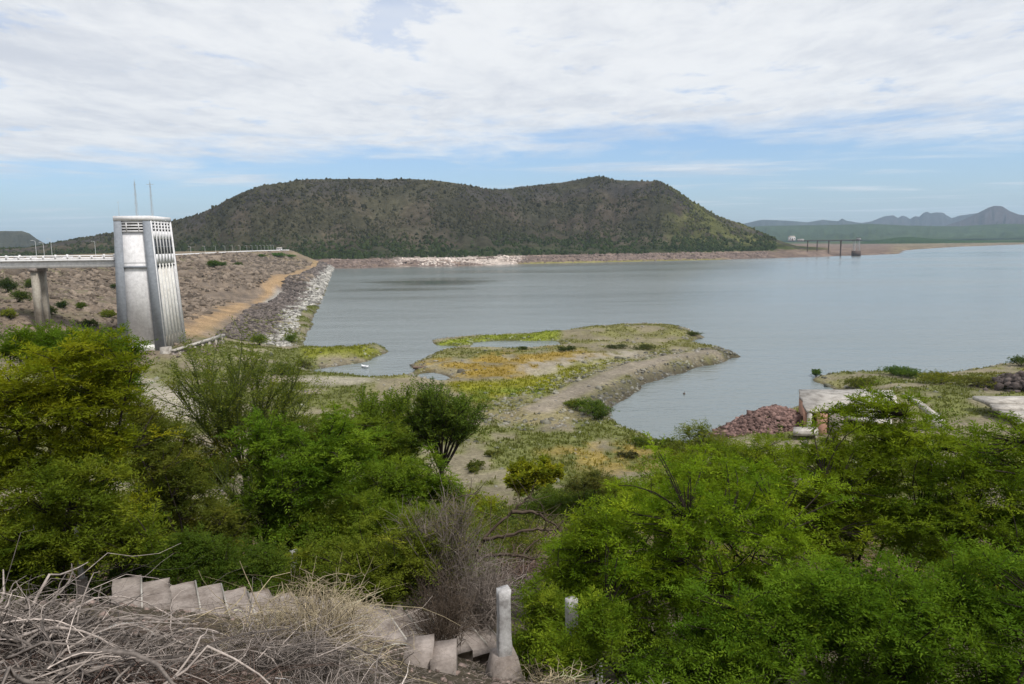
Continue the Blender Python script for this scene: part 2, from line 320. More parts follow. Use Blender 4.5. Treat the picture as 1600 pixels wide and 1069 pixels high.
dike2 = np.array([PZ(a, b, 2.0)[:2] for a, b in [(880, 518), (980, 509), (1040, 509), (1080, 519)]])
def land_sd(x, y):
    s = sdf(x, y, shore); s = np.minimum(s, -sdf(x, y, pond_a)); s = np.minimum(s, -sdf(x, y, pond_b))
    D = np.hypot(x, y)
    return s + (fbm(x/7, y/7, 3, 3)-0.5)*np.clip(D/130, .2, 1.4)*2.2
def ground_h(x, y, detail=True):
    x = np.asarray(x, float); y = np.asarray(y, float)
    s = land_sd(x, y); T = tps(x, y)
    T = np.where(y > 60, np.minimum(T, CREST_Z), T)
    far = sst(np.hypot(x, y), 90, 120)
    T = np.where(far > 0, np.maximum(T, lerp(T, 0.55+0.5*fbm(x/22, y/22, 5, 3), far)), T)
    dd = path_dist(x, y, dike); T = np.maximum(T, 2.1*(1-sst(dd, 2.5, 8.0)))
    d2 = path_dist(x, y, dike2); T = np.maximum(T, 1.9*(1-sst(d2, 4, 14.0)))
    spit = path_dist(x, y, px_poly([(470, 560), (540, 558), (580, 552)])); T = np.maximum(T, 2.2*(1-sst(spit, 2, 8)))
    sl = 0.28+0.5*(1-sst(dd, 6, 18))+0.35*(1-sst(spit, 4, 12))+0.25*sst(-x, 55, 75)*sst(y, 195, 215)
    bank = np.where(s > 0, s*sl+np.maximum(s-14, 0)*1.5, s*0.3)
    h = np.where(s > 0, np.minimum(T, bank), np.maximum(bank, -4.0))
    if detail:
        D = np.hypot(x, y); k = sst(s, 1, 8)
        h = h + k*(fbm(x/3.1, y/3.1, 11, 4)-0.5)*np.clip(D/60, 0.22, 1.0)*0.9
        rough = k*sst(-x-0.16*y, 30, 60)*sst(y, 120, 160)
        h = h + rough*(fbm(x/6, y/6, 23, 4)-0.45)*2.2*(1-0.75*(1-sst(path_dist(x, y, berm), 4, 9)))*(1-sst(h, CREST_Z-1.5, CREST_Z-.1))
    return h
def gz(x, y): return float(ground_h(np.array([x]), np.array([y]))[0])
# ------------------------------------------------------------------ ground mesh (and the dam cut out of it)
def polar(a0, a1, na, r0_, r1_, nr):
    a = np.radians(np.linspace(a0, a1, na)); r = np.exp(np.linspace(math.log(r0_), math.log(r1_), nr))
    A, R = np.meshgrid(a, r, indexing='ij'); return R*np.sin(A), R*np.cos(A), A, R
def grid_faces(na, nr):
    i = np.arange(na-1)[:, None]*nr; j = np.arange(nr-1)[None]; return np.stack([i+j, i+j+1, i+nr+j+1, i+nr+j], -1).reshape(-1, 4)[:, ::-1]
NA, NR = 370, 450
gx, gy, gA, gR = polar(-46, 46, NA, 1.5, 940, NR)
gx = gx.ravel(); gy = gy.ravel(); gh = ground_h(gx, gy); gs = land_sd(gx, gy)
def blob(pts, z=1.0, soft=3.0, x=None, y=None, warp=1.0):
    P = px_poly(pts, z); X = gx if x is None else x; Y = gy if y is None else y
    s = sdf(X, Y, P)+(fbm(X/5, Y/5, 41, 4)-0.5)*soft*3*warp
    return sst(s, -soft, soft)
def ground_colour(x, y, h, s):
    n = fbm(x/6, y/6, 51, 4); n2 = fbm(x/1.7, y/1.7, 61, 3); D = np.hypot(x, y)
    def mixin(c, col, w): return c*(1-w[:, None])+np.array(col)[None]*w[:, None]
    c = np.tile(np.array([[0.135, 0.112, 0.072]]), (len(x), 1))                       # dry earth
    c = mixin(c, (0.115, 0.072, 0.056), sst(y, 22, 30)*(1-sst(y, 55, 66))*sst(n, .25, .4))   # reddish scree below the overlook
    c = mixin(c, (0.072, 0.060, 0.042), (1-sst(D, 14, 24)))                                # dark litter under the trees
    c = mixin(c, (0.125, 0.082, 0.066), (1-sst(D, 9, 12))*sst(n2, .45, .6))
    c = mixin(c, (0.195, 0.17, 0.115), sst(D, 62, 75))                                    # gravelly flats
    c = mixin(c, (0.11, 0.125, 0.03), sst(D, 42, 60)*sst(n, .33, .50)*0.85)             # green patches
    c = mixin(c, (0.26, 0.19, 0.06), blob([(900, 690), (1010, 690), (1040, 720), (960, 745), (840, 725)], 2, 4, x, y)*sst(n2, .3, .55)*.85)
    c = mixin(c, (0.25, 0.20, 0.13), blob([(740, 640), (900, 640), (950, 655), (880, 668), (740, 660)], 1, 2, x, y)*.6)
    c = mixin(c, (0.20, 0.135, 0.105), blob([(745, 625), (880, 628), (880, 648), (760, 650)], 1, 2.5, x, y)*.8)
    c = mixin(c, (0.30, 0.27, 0.22), blob([(470, 590), (560, 590), (600, 594), (560, 603), (470, 606)], 1, 2, x, y)*.8)   # pale gravel by the inlet
    c = mixin(c, (0.31, 0.28, 0.23), blob([(210, 590), (300, 600), (330, 640), (280, 660), (200, 640)], 3, 3, x, y)*.75)
    # the peninsula
    pen = sst(y, 108, 118)*sst(x, -30, -24)*(1-sst(x, 62, 66))
    c = mixin(c, (0.19, 0.165, 0.105), pen*.8); c = mixin(c, (0.15, 0.15, 0.045), pen*sst(n, .42, .58)*.7)
    c = mixin(c, (0.27, 0.175, 0.03), blob([(645, 574), (690, 560), (770, 551), (900, 547), (940, 560), (850, 575), (830, 600), (720, 600), (705, 585)], .8, 5, x, y)*sst(n, .30, .56)*.75)
    c = mixin(c, (0.19, 0.19, 0.015), blob([(700, 602), (800, 598), (900, 570), (960, 562), (900, 590), (860, 618), (740, 628)], .8, 3, x, y)*.9)
    c = mixin(c, (0.10, 0.13, 0.02), blob([(740, 612), (850, 606), (870, 620), (800, 630), (730, 628)], .8, 2.5, x, y)*sst(n2, .3, .6)*.9)
    c = mixin(c, (0.27, 0.24, 0.20), blob([(800, 570), (900, 558), (990, 548), (1000, 556), (900, 575), (840, 592)], .8, 3, x, y)*.8*sst(n2, .3, .5))
    c = mixin(c, (0.17, 0.20, 0.02), blob([(668, 536), (760, 524), (870, 521), (880, 529), (760, 534), (690, 541)], .8, 2, x, y)*.9)
    c = mixin(c, (0.11, 0.12, 0.04), blob([(690, 552), (820, 544), (920, 546), (860, 552), (720, 562)], .8, 2.5, x, y)*.8*sst(n2, .3, .6))
    c = mixin(c, (0.215, 0.185, 0.15), (1-sst(path_dist(x, y, dike), 1.6, 3.6))*.85)          # track on the dike
    c = mixin(c, (0.085, 0.078, 0.052), sst(path_dist(x, y, dike), 3.0, 4.6)*(1-sst(s, 7, 10))*(1-sst(path_dist(x, y, dike), 11, 14))*pen*.85)
    # spit below the dam
    c = mixin(c, (0.16, 0.17, 0.02), blob([(470, 545), (540, 542), (606, 545), (580, 553), (520, 553), (470, 558)], 1.5, 1.2, x, y)*.9)
    # dam: rocky face, ochre track, dark and pale riprap, green rim
    fd = sst(-x-0.16*y, 42, 58)*sst(y, 118, 150)
    face = lerp(np.array([[0.20, 0.155, 0.115]]), np.array([[0.125, 0.10, 0.08]]), sst(n2, .35, .65)[:, None])
    c = c*(1-fd[:, None])+face*fd[:, None]
    c = mixin(c, (0.13, 0.125, 0.06), fd*sst(n, .52, .66)*sst(h, 9, 14)*.7)
    bd = path_dist(x, y, berm)
    c = mixin(c, (0.32, 0.215, 0.115), fd*(1-sst(bd+(n-.5)*9+(n2-.5)*5, 1.5, 8.5))*.85)
    c = mixin(c, (0.22, 0.17, 0.085), fd*sst(y, 480, 650)*sst(h, 4, 7)*sst(n, .4, .6)*.5)
    inb = fd*sst(sdf(x, y, np.concatenate([berm, px_poly(dam_water)[::-1]])), -2, 2)
    c = mixin(c, (0.135, 0.118, 0.11), inb*sst(h, 1.6, 2.4)*(1-sst(h, 4.4, 5.0))*.85)
    c = mixin(c, (0.27, 0.255, 0.23), inb*(1-sst(h, 1.5, 2.3))*sst(s, 1.5, 3))
    c = mixin(c, (0.12, 0.14, 0.02), fd*(1-sst(s, 2.8, 5.0))*(1-sst(y, 300, 380))*.95)
    c = mixin(c, (0.055, 0.045, 0.035), (1-sst(s, 0.25, 0.9))*.75)                        # wet rim
    # land beyond the ruins
    c = mixin(c, (0.17, 0.15, 0.045), sst(x, 85, 95)*sst(y, 110, 125)*sst(n, .38, .55)*.8)
    return np.clip(c*(0.8+0.4*n2[:, None]), 0.01, 1)
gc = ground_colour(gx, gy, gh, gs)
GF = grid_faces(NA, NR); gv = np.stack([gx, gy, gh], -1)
fc = gv[GF].mean(1); fs = gs[GF].max(1)
keep = fs > -9
fdam = (-fc[:, 0]-0.16*fc[:, 1] > 52) & (fc[:, 1] > 183) | ((fc[:, 0] < -128) & (fc[:, 1] > 120))
def submesh(name, sel, **k):
    f = GF[sel]; u, inv = np.unique(f, return_inverse=True)
    return newmesh(name, gv[u], inv.reshape(-1, 4), M['earth'], col=gc[u], smooth=True, **k)
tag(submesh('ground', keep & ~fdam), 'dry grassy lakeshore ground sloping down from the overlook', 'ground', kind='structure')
dam = empty('embankment_dam', (-230, 500, 0), label='long rock-faced embankment dam with ochre track above the lake', cat='dam')
def under(o, p):                                   # parent without moving
    o.parent = p; o.matrix_parent_inverse = Matrix.Translation(-Vector(p.location)) if p.rotation_euler.z == 0 else p.matrix_world.inverted(); return o
under(submesh('upstream_face', keep & fdam), dam)
# behind and under the camera
bx, by = np.meshgrid(np.linspace(-60, 60, 61), np.linspace(-40, 3.0, 22), indexing='ij'); bx = bx.ravel(); by = by.ravel()
bh = ground_h(bx, by)-0.12; hb = newmesh('overlook_ground', np.stack([bx, by, bh], -1), grid_faces(61, 22)[:, ::-1], M['earth'], col=np.tile([[0.16, 0.12, 0.09]], (len(bx), 1)), smooth=True)
tag(hb, 'bare earth of the overlook beside the stairs', 'ground', kind='structure')
# water
wv = np.array([(-6000, -100, 0), (9000, -100, 0), (9000, 9000, 0), (-6000, 9000, 0)], float)
tag(newmesh('water', wv, np.array([[0, 1, 2, 3]]), M['water']), 'calm grey reservoir water', 'lake', kind='structure')
# ------------------------------------------------------------------ far shore, mesa, plain
fs_px = [(-500, 430), (-100, 424), (300, 421), (521, 419.5), (560, 419.5), (640, 416.5), (700, 416.5), (760, 415), (830, 412), (900, 410.5), (1000, 408.5), (1100, 406.5), (1200, 403.5), (1300, 400.5), (1360, 398.5), (1404, 396.8), (1412, 391.5), (1450, 388.5), (1500, 385.6), (1600, 381.8), (1750, 378), (2000, 373)]
fsp = np.array([PZ(a, b, 0)[:2] for a, b in fs_px]); fs_az = np.arctan2(fsp[:, 0], fsp[:, 1]); fs_r = np.hypot(fsp[:, 0], fsp[:, 1])
sil_px = [(-500, 392), (-100, 392), (40, 388), (66, 384), (100, 377), (150, 369), (190, 362), (240, 353), (275, 345), (310, 335), (340, 321), (375, 302), (410, 290), (470, 281), (560, 279.5), (650, 280.5), (700, 284), (735, 290), (765, 296), (800, 295), (830, 290), (880, 284.5), (915, 277.5), (942, 276.5), (962, 282), (1000, 283.5), (1030, 283), (1050, 293), (1080, 314), (1120, 337), (1160, 351), (1185, 362), (1205, 371), (1225, 379), (1245, 386), (1300, 391), (1500, 392)]
sil = np.array([np.append(ray(a, b), a) for a, b in sil_px]); sil_az = np.arctan2(sil[:, 0], sil[:, 1]); sil_tan = sil[:, 2]/np.hypot(sil[:, 0], sil[:, 1])
FPOLY = np.concatenate([fsp, [[9000, 3000], [14000, 20000], [-14000, 20000], [-3000, 900]]])
def far_h(A, R):
    x = R*np.sin(A); y = R*np.cos(A)
    sd = sdf(x, y, FPOLY)+(fbm(x/40, y/40, 71, 4)-0.5)*26
    sh = np.where(sd < 0, np.maximum(sd*0.08, -3), np.minimum(sd*0.17, 4.5+5*fbm(x/60, y/60, 72, 3)))
    plain = sst(A, sil_az[-3], sil_az[-2]); lefts = 1-sst(A, math.radians(-36), math.radians(-31))
    tip = np.where((A > math.radians(17)) & (A < math.atan2(*fsp[15])), 1.0, 0.0)
    sh = np.where(plain > .5, np.minimum(sh, 3.0), sh)
    zr_r = 1360+90*np.sin(A*9+0.6)+50*np.sin(A*23)
    zr = CAMZ+np.interp(A, sil_az, sil_tan)*zr_r
    rb = np.interp(A, fs_az, fs_r)+70; rb = np.minimum(rb, zr_r-150)
    t = (R-rb)/(zr_r-rb)
    tt = np.clip(t, 0, 1); pr = 0.72*tt**1.12+0.28*sst(tt, 0.45, 1.0)
    hill = 6+(zr-6)*pr
    back = np.clip((R-zr_r-120)/700, 0, 1); hill = lerp(hill, 6, sst(back, 0, 1))
    gul = (1-np.abs(2*fbm(A*34, R/900, 81, 4)-1))                                    # gullies run down the slope
    hill = hill-(gul-.55)*26*np.sin(np.pi*np.clip(tt, 0, 1))*np.clip((zr-6)/120, 0, 1)
    hill = hill+(fbm(x/45, y/45, 83, 4)-0.5)*12*np.clip(tt*3, 0, 1)*np.clip((zr-6)/120, 0, 1)*(1-0.75*sst(tt, .9, 1))
    h = np.where((zr > 9) & (t > 0) & (sd > 0), np.maximum(sh, np.minimum(hill, 1.5+0.3*sd+np.maximum(sd-60, 0)*1.2)), sh)
    # beyond: the plain rises gently
    h = np.where((R > 3000) & (sd > 0), np.maximum(h, 3+(R-3000)*0.004), h)
    return h, sd, tt, zr
FA, FR = 500, 260
fa = np.radians(np.linspace(-44, 44, FA)); fr = np.concatenate([np.exp(np.linspace(math.log(790), math.log(1750), 205)), np.exp(np.linspace(math.log(1770), math.log(9000), FR-205))])
A, R = np.meshgrid(fa, fr, indexing='ij'); A = A.ravel(); R = R.ravel()
fh, fsd, ftt, fzr = far_h(A, R)
fx = R*np.sin(A); fy = R*np.cos(A)
n1 = fbm(fx/50, fy/50, 91, 5); n2 = fbm(fx/14, fy/14, 92, 4); n3 = fbm(fx/160, fy/160, 95, 3)
c = np.tile(np.array([[0.056, 0.052, 0.034]]), (len(fx), 1))  # mesa base colour, kept dark to stand in for a cloud shadow
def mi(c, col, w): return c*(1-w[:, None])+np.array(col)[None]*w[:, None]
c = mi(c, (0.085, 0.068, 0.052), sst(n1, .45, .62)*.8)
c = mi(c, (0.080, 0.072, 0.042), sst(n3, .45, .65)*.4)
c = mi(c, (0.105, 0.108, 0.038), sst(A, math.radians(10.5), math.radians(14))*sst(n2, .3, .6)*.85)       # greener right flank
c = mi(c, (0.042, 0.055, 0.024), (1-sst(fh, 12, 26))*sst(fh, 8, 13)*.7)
c = mi(c, (0.060, 0.055, 0.05), sst(ftt, .78, .86)*(1-sst(ftt, .93, .99))*sst(n1, .35, .5)*.8)         # rimrock
shz = (1-sst(fh+(n2-.5)*5, 7.5, 11.0))
band = lerp(np.array([[0.225, 0.17, 0.135]]), np.array([[0.15, 0.115, 0.10]]), sst(n2, .35, .65)[:, None])
c = c*(1-shz[:, None])+band*shz[:, None]
def azp(px): d = ray(px, 400); return math.atan2(d[0], d[1])
pale = sst(A, azp(600), azp(640))*(1-sst(A, azp(800), azp(830)))*sst(n1+.1*n2, .40, .52)
c = mi(c, (0.50, 0.43, 0.38), shz*pale*.9)
c = mi(c, (0.24, 0.22, 0.07), shz*(1-sst(fh, .8, 2.6))*sst(A, azp(800), azp(830))*(1-sst(A, azp(1100), azp(1150)))*.8)
pl = sst(fsd, 0, 5)*sst(A, azp(1380), azp(1405))
c = mi(c, (0.20, 0.165, 0.115), pl*(1-sst(R, 3000, 3400)))
c = mi(c, (0.060, 0.085, 0.035), sst(R, 3000, 3500)*.95)
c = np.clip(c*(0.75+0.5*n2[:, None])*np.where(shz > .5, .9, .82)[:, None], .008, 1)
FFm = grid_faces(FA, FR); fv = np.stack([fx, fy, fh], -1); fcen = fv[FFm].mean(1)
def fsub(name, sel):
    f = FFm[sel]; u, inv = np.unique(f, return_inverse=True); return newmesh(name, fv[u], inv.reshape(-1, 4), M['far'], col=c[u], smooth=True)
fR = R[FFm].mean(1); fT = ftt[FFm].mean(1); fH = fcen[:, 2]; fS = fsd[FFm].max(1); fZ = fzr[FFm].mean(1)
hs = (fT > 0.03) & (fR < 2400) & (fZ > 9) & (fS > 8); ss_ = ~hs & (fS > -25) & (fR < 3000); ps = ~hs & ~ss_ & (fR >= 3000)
tag(fsub('hill', hs), 'scrub-covered flat-topped mesa beyond the lake, cloud shade painted into its dark slopes', 'hill', kind='structure')
tag(fsub('shore', ss_), 'bare rocky drawdown shore below the mesa', 'shore', kind='structure')
tag(fsub('plain', ps & (fS > -25)), 'green wooded plain below the blue mountains', 'plain', kind='structure')
def far_z(px, r):
    d = ray(px, 400); a = math.atan2(d[0], d[1]); return float(far_h(np.array([a]), np.array([float(r)]))[0][0]), a
# distant ranges
def ridge(name, label, prof, r, depth, col, base, seed, col2=None):
    pr = np.array([np.append(ray(a, b), 0) for a, b in prof]); az = np.arctan2(pr[:, 0], pr[:, 1]); tn = pr[:, 2]/np.hypot(pr[:, 0], pr[:, 1])
    na, nr = 260, 40; a = np.linspace(az[0], az[-1], na); s = np.linspace(0, 1, nr)
    AA, S = np.meshgrid(a, s, indexing='ij'); AA = AA.ravel(); S = S.ravel()
    top = CAMZ+np.interp(AA, az, tn)*r; RR = r-depth+S*depth*1.8
    t = np.clip(1-np.abs(S*1.8-1)/np.where(S*1.8 < 1, 1.0, 0.8), 0, 1)
    g = 1-np.abs(2*fbm(AA*90, RR/depth*1.4, seed, 5)-1)
    h = base+(top-base)*(t**1.15)-(g-.5)*(top-base)*0.38*np.sin(np.pi*t)
    x = RR*np.sin(AA); y = RR*np.cos(AA); n = fbm(x/300, y/300, seed+5, 4)
    cc = np.tile([col], (len(x), 1))*(0.7+0.6*n[:, None])
    if col2: w = (1-sst(t, .15, .5)); cc = cc*(1-w[:, None])+np.array([col2])*w[:, None]
    o = newmesh(name, np.stack([x, y, h], -1), grid_faces(na, nr), M['far'], col=cc, smooth=True)
    return tag(o, label, 'mountains', kind='structure')
ridge('mountains', 'jagged blue mountain range on the horizon', [(1300, 372), (1340, 349), (1362, 345), (1376, 339), (1383, 336.5), (1396, 335.5), (1403, 340), (1410, 336), (1416, 337.5), (1422, 341.5), (1430, 336.5), (1436, 338), (1442, 332), (1449, 329.5), (1454, 332.5), (1462, 331), (1474, 331.5), (1480, 336), (1487, 340), (1500, 336), (1540, 330), (1600, 335), (1680, 338), (1800, 350), (1900, 365)], 11000, 2200, (0.04, 0.036, 0.04), 30, 101)
ridge('mountains', 'blue dome-shaped mountain above the wooded plain', [(1440, 366), (1480, 351), (1505, 343), (1525, 333), (1545, 323), (1553, 320), (1566, 321), (1578, 329), (1592, 334), (1620, 339), (1680, 350), (1800, 366)], 8600, 1700, (0.05, 0.038, 0.04), 25, 111, (0.035, 0.055, 0.025))
ridge('mountains', 'long low blue ridge beside the mesa', [(1080, 368), (1150, 352), (1178, 345), (1192, 342.5), (1230, 344), (1262, 346.5), (1285, 342.5), (1300, 344), (1310, 345), (1316, 340.5), (1322, 344), (1340, 347), (1400, 351), (1500, 362)], 9500, 1500, (0.04, 0.042, 0.04), 25, 121)
ridge('hills', 'green foothills in front of the mountains', [(1080, 366), (1160, 354), (1200, 352), (1290, 351), (1360, 349), (1420, 352), (1500, 353), (1570, 349), (1640, 351), (1800, 356), (1950, 366)], 6200, 1700, (0.038, 0.055, 0.024), 14, 131)
ridge('hills', 'dark green low wooded hill on the far shore', [(1345, 377.5), (1380, 374), (1405, 370.5), (1425, 370), (1450, 372.5), (1490, 374.5), (1560, 376), (1650, 375.5)], 3500, 380, (0.030, 0.055, 0.018), 3, 141)
ridge('hills', 'bluish flat-topped hill behind the dam', [(-420, 380), (-260, 364), (-120, 361), (0, 360), (34, 360), (46, 364), (58, 373), (72, 381), (110, 388)], 3600, 700, (0.05, 0.05, 0.035), 5, 151, (0.035, 0.05, 0.025))
def hit(px, py, r0_=4.0, r1_=930.0):               # where a pixel's ray meets the ground
    d = ray(px, py); t = np.exp(np.linspace(math.log(r0_), math.log(r1_), 1400)); p = C0[None]+d[None]*t[:, None]
    g = ground_h(p[:, 0], p[:, 1]); k = np.nonzero(p[:, 2] < g)[0]
    return p[k[0]] if len(k) else p[-1]
# ------------------------------------------------------------------ intake tower
TC = PY(241, 430, 160.0); T_Z0 = 5.0; T_TOP = PY(241, 337, 160.0)[2]; T_RZ = math.atan2(1.05, 12.0)
tower = empty('intake_tower', (TC[0], TC[1], T_Z0), T_RZ, label='tall white concrete intake tower with grey corner pilasters beside the dam', cat='tower')
TH = T_TOP-T_Z0; TWD, TDP = 7.5, 12.0
def tz(py): return PY(241, py, 160.0)[2]-T_Z0
def txy(fx_, fy_, z, out=0.0):                     # fraction across the front, fraction deep, height -> local point on the battered body
    k = 1-z/TH; xl = -TWD-1.15*k; xr = 1.25*k; y0 = -0.3*k; y1 = TDP+1.0*k
    return (lerp(xl, xr, fx_)+(out if fx_ > .5 else -out)*0, lerp(y0, y1, fy_), z)
def tblock(mb, a, b, c_, d, z0, z1, dx0=0, dx1=0, dy0=0, dy1=0):    # battered block between fractions a..b (front) and c..d (deep)
    p = []
    for z in (z0, z1):
        for fx_, fy_, ex, ey in ((a, c_, dx0, dy0), (b, c_, dx1, dy0), (b, d, dx1, dy1), (a, d, dx0, dy1)):
            q = txy(fx_, fy_, z); p.append((q[0]+ex, q[1]+ey, z))
    return mb.hexa(p)
zb = tz(344.5); zl = tz(417)
tblock(MB(), 0, 1, 0, 1, 0, TH-0.3, 0.30, -0.32, 0.42, -0.1).build('core', M['white'], tower)
for a, b, nm in ((0, .205, 'pilaster'), (.785, 1, 'pilaster')):
    tblock(MB(), a, b, 0, .09, 0, zb, 0, (0 if b < 1 else -0.02), 0, 0).build(nm, M['grey'], tower)
tblock(MB(), 0, 1, 0, 1, zb, TH, -0.06, 0.06, -0.06, 0.06).build('parapet', M['white'], tower)
tblock(MB(), .205, .785, 0, .06, zl-0.22, zl+0.22, 0.01, -0.01, 0.06, 0).build('ledge', M['grey'], tower)
tblock(MB(), .205, .785, 0, .06, zl+0.9, zl+1.0, 0.01, -0.01, 0.36, 0).build('ledge', M['white'], tower)
tblock(MB(), .205, .785, 0, .06, 0, 1.6, 0.01, -0.01, 0.1, 0).build('plinth', M['flute'], tower)
lz0, lz1 = tz(361), tz(347.5)
op = tblock(MB(), .205, .785, .02, .06, lz0, lz1, 0.02, -0.02, 0.1, 0).build('louvre_opening', M['dark'], tower)
for k in range(4):
    z = lerp(lz0, lz1, k/3); tblock(MB(), .205, .785, 0, .03, z-0.16, z+0.16, 0.02, -0.02, 0.12, 0).build('slat', M['white'], op)
for fx_ in (.33, .66): tblock(MB(), fx_-.012, fx_+.012, 0, .03, lz0, lz1, 0, 0, 0.10, 0).build('mullion', M['white'], op)
NF = 6
tblock(MB(), .80, 1, .0, .055, 0, zb, 0.3, 0.03, 0.03, 0).build('corner_pier', M['white'], tower)
tblock(MB(), .80, 1, .945, 1, 0, zb, 0.3, 0.03, 0, 0).build('corner_pier', M['white'], tower)
for k in range(1, NF):
    f0 = .055+.89*k/NF; tblock(MB(), .85, 1, f0-.022, f0+.022, 0.5, zl+0.6, 0, 0.03).build('rib', M['flute'], tower)
    tblock(MB(), .85, 1, f0-.02, f0+.02, zl+0.6, zb, 0, 0.02).build('mullion', M['white'], tower)
for k in range(NF):
    f0 = .055+.89*k/NF; f1 = .055+.89*(k+1)/NF
    tblock(MB(), .85, 1, f0+.02, f1-.02, zl+0.62, tz(397.5), 0, 0.0).build('spandrel', M['white'], tower)
    tblock(MB(), .85, 1, f0+.02, f1-.02, tz(373.5), tz(362), 0, 0.0).build('spandrel', M['white'], tower)
    w = tblock(MB(), .9, 1, f0+.02, f1-.02, tz(397.5), tz(373.5), 0, -0.05).build('window', M['glass'], tower)
    tblock(MB(), .9, 1, f0+.02, f1-.02, tz(385.8), tz(385.1), 0, -0.03).build('glazing_bar', M['grey'], w)
    v = tblock(MB(), .9, 1, f0+.02, f1-.02, tz(362), tz(347), 0, -0.10).build('vent_opening', M['dark'], tower)
    for q in range(4):
        z = lerp(tz(362), tz(347), q/3); tblock(MB(), .9, 1, f0+.02, f1-.02, z-.16, z+.16, 0, -0.02).build('slat', M['white'], v)
    tblock(MB(), .9, 1, f0+.02, f1-.02, tz(417.5), tz(415), 0, -0.05).build('slot', M['dark'], tower)
    tblock(MB(), .9, 1, f0+.035, f1-.035, 0.2, 3.2, 0, -0.24).build('flute_stain', M['foot'], tower)
def mast(px, ptop, pbase, y, r, arms):
    e = PY(px, pbase, y); h = PY(px, ptop, y)[2]; inv = Matrix.Rotation(-T_RZ, 3, 'Z')
    l = inv@Vector((e[0]-TC[0], e[1]-TC[1], 0)); x, yy = l.x, l.y; z0 = TH-0.02; z1 = h-T_Z0
    mb = MB(); mb.tube([(x, yy, z0), (x, yy, z1)], [r, r*.5], 5)
    n = 7
    if r > .05:
        for k in range(3):
            th = k*2.1; mb.tube([(x+.32*math.cos(th), yy+.32*math.sin(th), z0), (x+.10*math.cos(th), yy+.10*math.sin(th), z1-.6)], .03, 3)
        for k in range(n): z = lerp(z0, z1-1, k/n); s = .3-.2*k/n; mb.tube([(x-s, yy, z), (x+s, yy, z+.5)], .02, 3)
    o = mb.build('mast', M['steel'], tower)
    for z, w in arms: MB().tube([(x-w, yy, z1-z), (x+w, yy, z1-z)], .035, 4).build('aerial', M['steel'], o)
mast(214, 280, 336, 164, .07, [(1.2, .35), (3.3, .3), (5.2, .4)]); mast(238, 281, 336, 165, .07, [(1.0, .8), (1.5, .3), (3.4, .35)]); mast(186, 314, 336, 163, .04, [(.3, .2)])
# retaining wall and footing by the tower
wa = PY(272, 549, 156.0); wb = PY(350, 524, 180.0); wl = math.hypot(wb[0]-wa[0], wb[1]-wa[1]); wrz = math.atan2(wb[1]-wa[1], wb[0]-wa[0])
rw = empty('retaining_wall', (wa[0], wa[1], 0), wrz, label='low stained concrete retaining wall with ribs at the foot of the tower', cat='wall')
def slanted(mb, x0, x1, y0, y1, za, zb_, bot):
    return mb.hexa([(x0, y0, bot), (x1, y0, bot), (x1, y1, bot), (x0, y1, bot), (x0, y0, za), (x1, y0, zb_), (x1, y1, zb_), (x0, y1, za)])
slanted(MB(), 0, wl, 0, .6, wa[2], wb[2], -.5).build('wall_panel', M['conc'], rw)
slanted(MB(), -.1, wl+.1, -.25, .75, wa[2]+.3, wb[2]+.3, wa[2]-.05).build('coping', M['slab'], rw)
for k in range(7):
    x = wl*(k+.5)/7; slanted(MB(), x-.2, x+.2, -.55, 0, lerp(wa[2], wb[2], (k+.5)/7)-.3, lerp(wa[2], wb[2], (k+.5)/7)-.3, -.5).build('rib', M['foot'], rw)
bk = PY(259, 543, 157.0)
tag(MB().box(bk[0]-.9, bk[0]+.9, bk[1]-.9, bk[1]+.9, 2.5, bk[2]+.1).build('concrete_block', M['slab']), 'small pale concrete block at the corner of the tower', 'block')
# ------------------------------------------------------------------ bridge
br = empty('access_bridge', (TC[0], TC[1], 0), T_RZ, label='white concrete girder bridge reaching the tower from the dam', cat='bridge')
def bz(py): return PY(180, py, 158.5)[2]
bx1 = -TWD-0.2; bx0 = bx1-95.0; by0, by1 = 1.0, 5.6
zr_, zd, zs, zg = bz(398.6), bz(404.6), bz(407.2), bz(418)
MB().box(bx0, bx1, by0-.35, by1+.35, zs, zd).build('deck', M['white'], br)
MB().box(bx0, bx1, by0+.1, by0+.6, zg, zs-.003).build('girder', M['white'], br); MB().box(bx0, bx1, by1-.6, by1-.1, zg, zs-.003).build('girder', M['white'], br)
MB().box(bx0, bx1, by0+.6, by1-.6, zg+.9, zs-.3).build('diaphragm', M['conc'], br)
for y in (by0-.3, by1+.1):
    MB().box(bx0, bx1, y, y+.2, zr_-.2, zr_-.002).build('handrail', M['white'], br)
    MB().box(bx0, bx1, y+.02, y+.18, zd+.002, zd+.34).build('kerb', M['white'], br)
    for k in range(38):
        x = bx1-.2-k*2.5; tall = .22 if k % 4 == 1 else 0
        MB().box(x-.17, x+.17, y-.03, y+.23, zd+.004, zr_+tall).build('railing_post', M['white'], br)
    for k in range(12):
        if k % 3: x = bx1-5-k*7.6; MB().box(x-1.1, x+1.1, y+.05, y+.15, zd+.34, zr_-.2).build('railing_panel', M['white'], br)
for px in (68, -210):
    p = PY(px, 430, 163.0); loc = Matrix.Rotation(-T_RZ, 3, 'Z')@Vector((p[0]-TC[0], p[1]-TC[1], 0)); g = gz(p[0], p[1])-1
    MB().box(loc.x-.8, loc.x+.8, by0-.1, by1+.1, zg-.7, zg-.003).build('pier_cap', M['conc'], br)
    MB().box(loc.x-.62, loc.x+.62, by0+.3, by0+1.5, g, zg-.7).build('pier', M['foot'], br); MB().box(loc.x-.62, loc.x+.62, by1-1.5, by1-.3, g, zg-.7).build('pier', M['foot'], br)  # piers use this darker brown concrete to paint in their shade
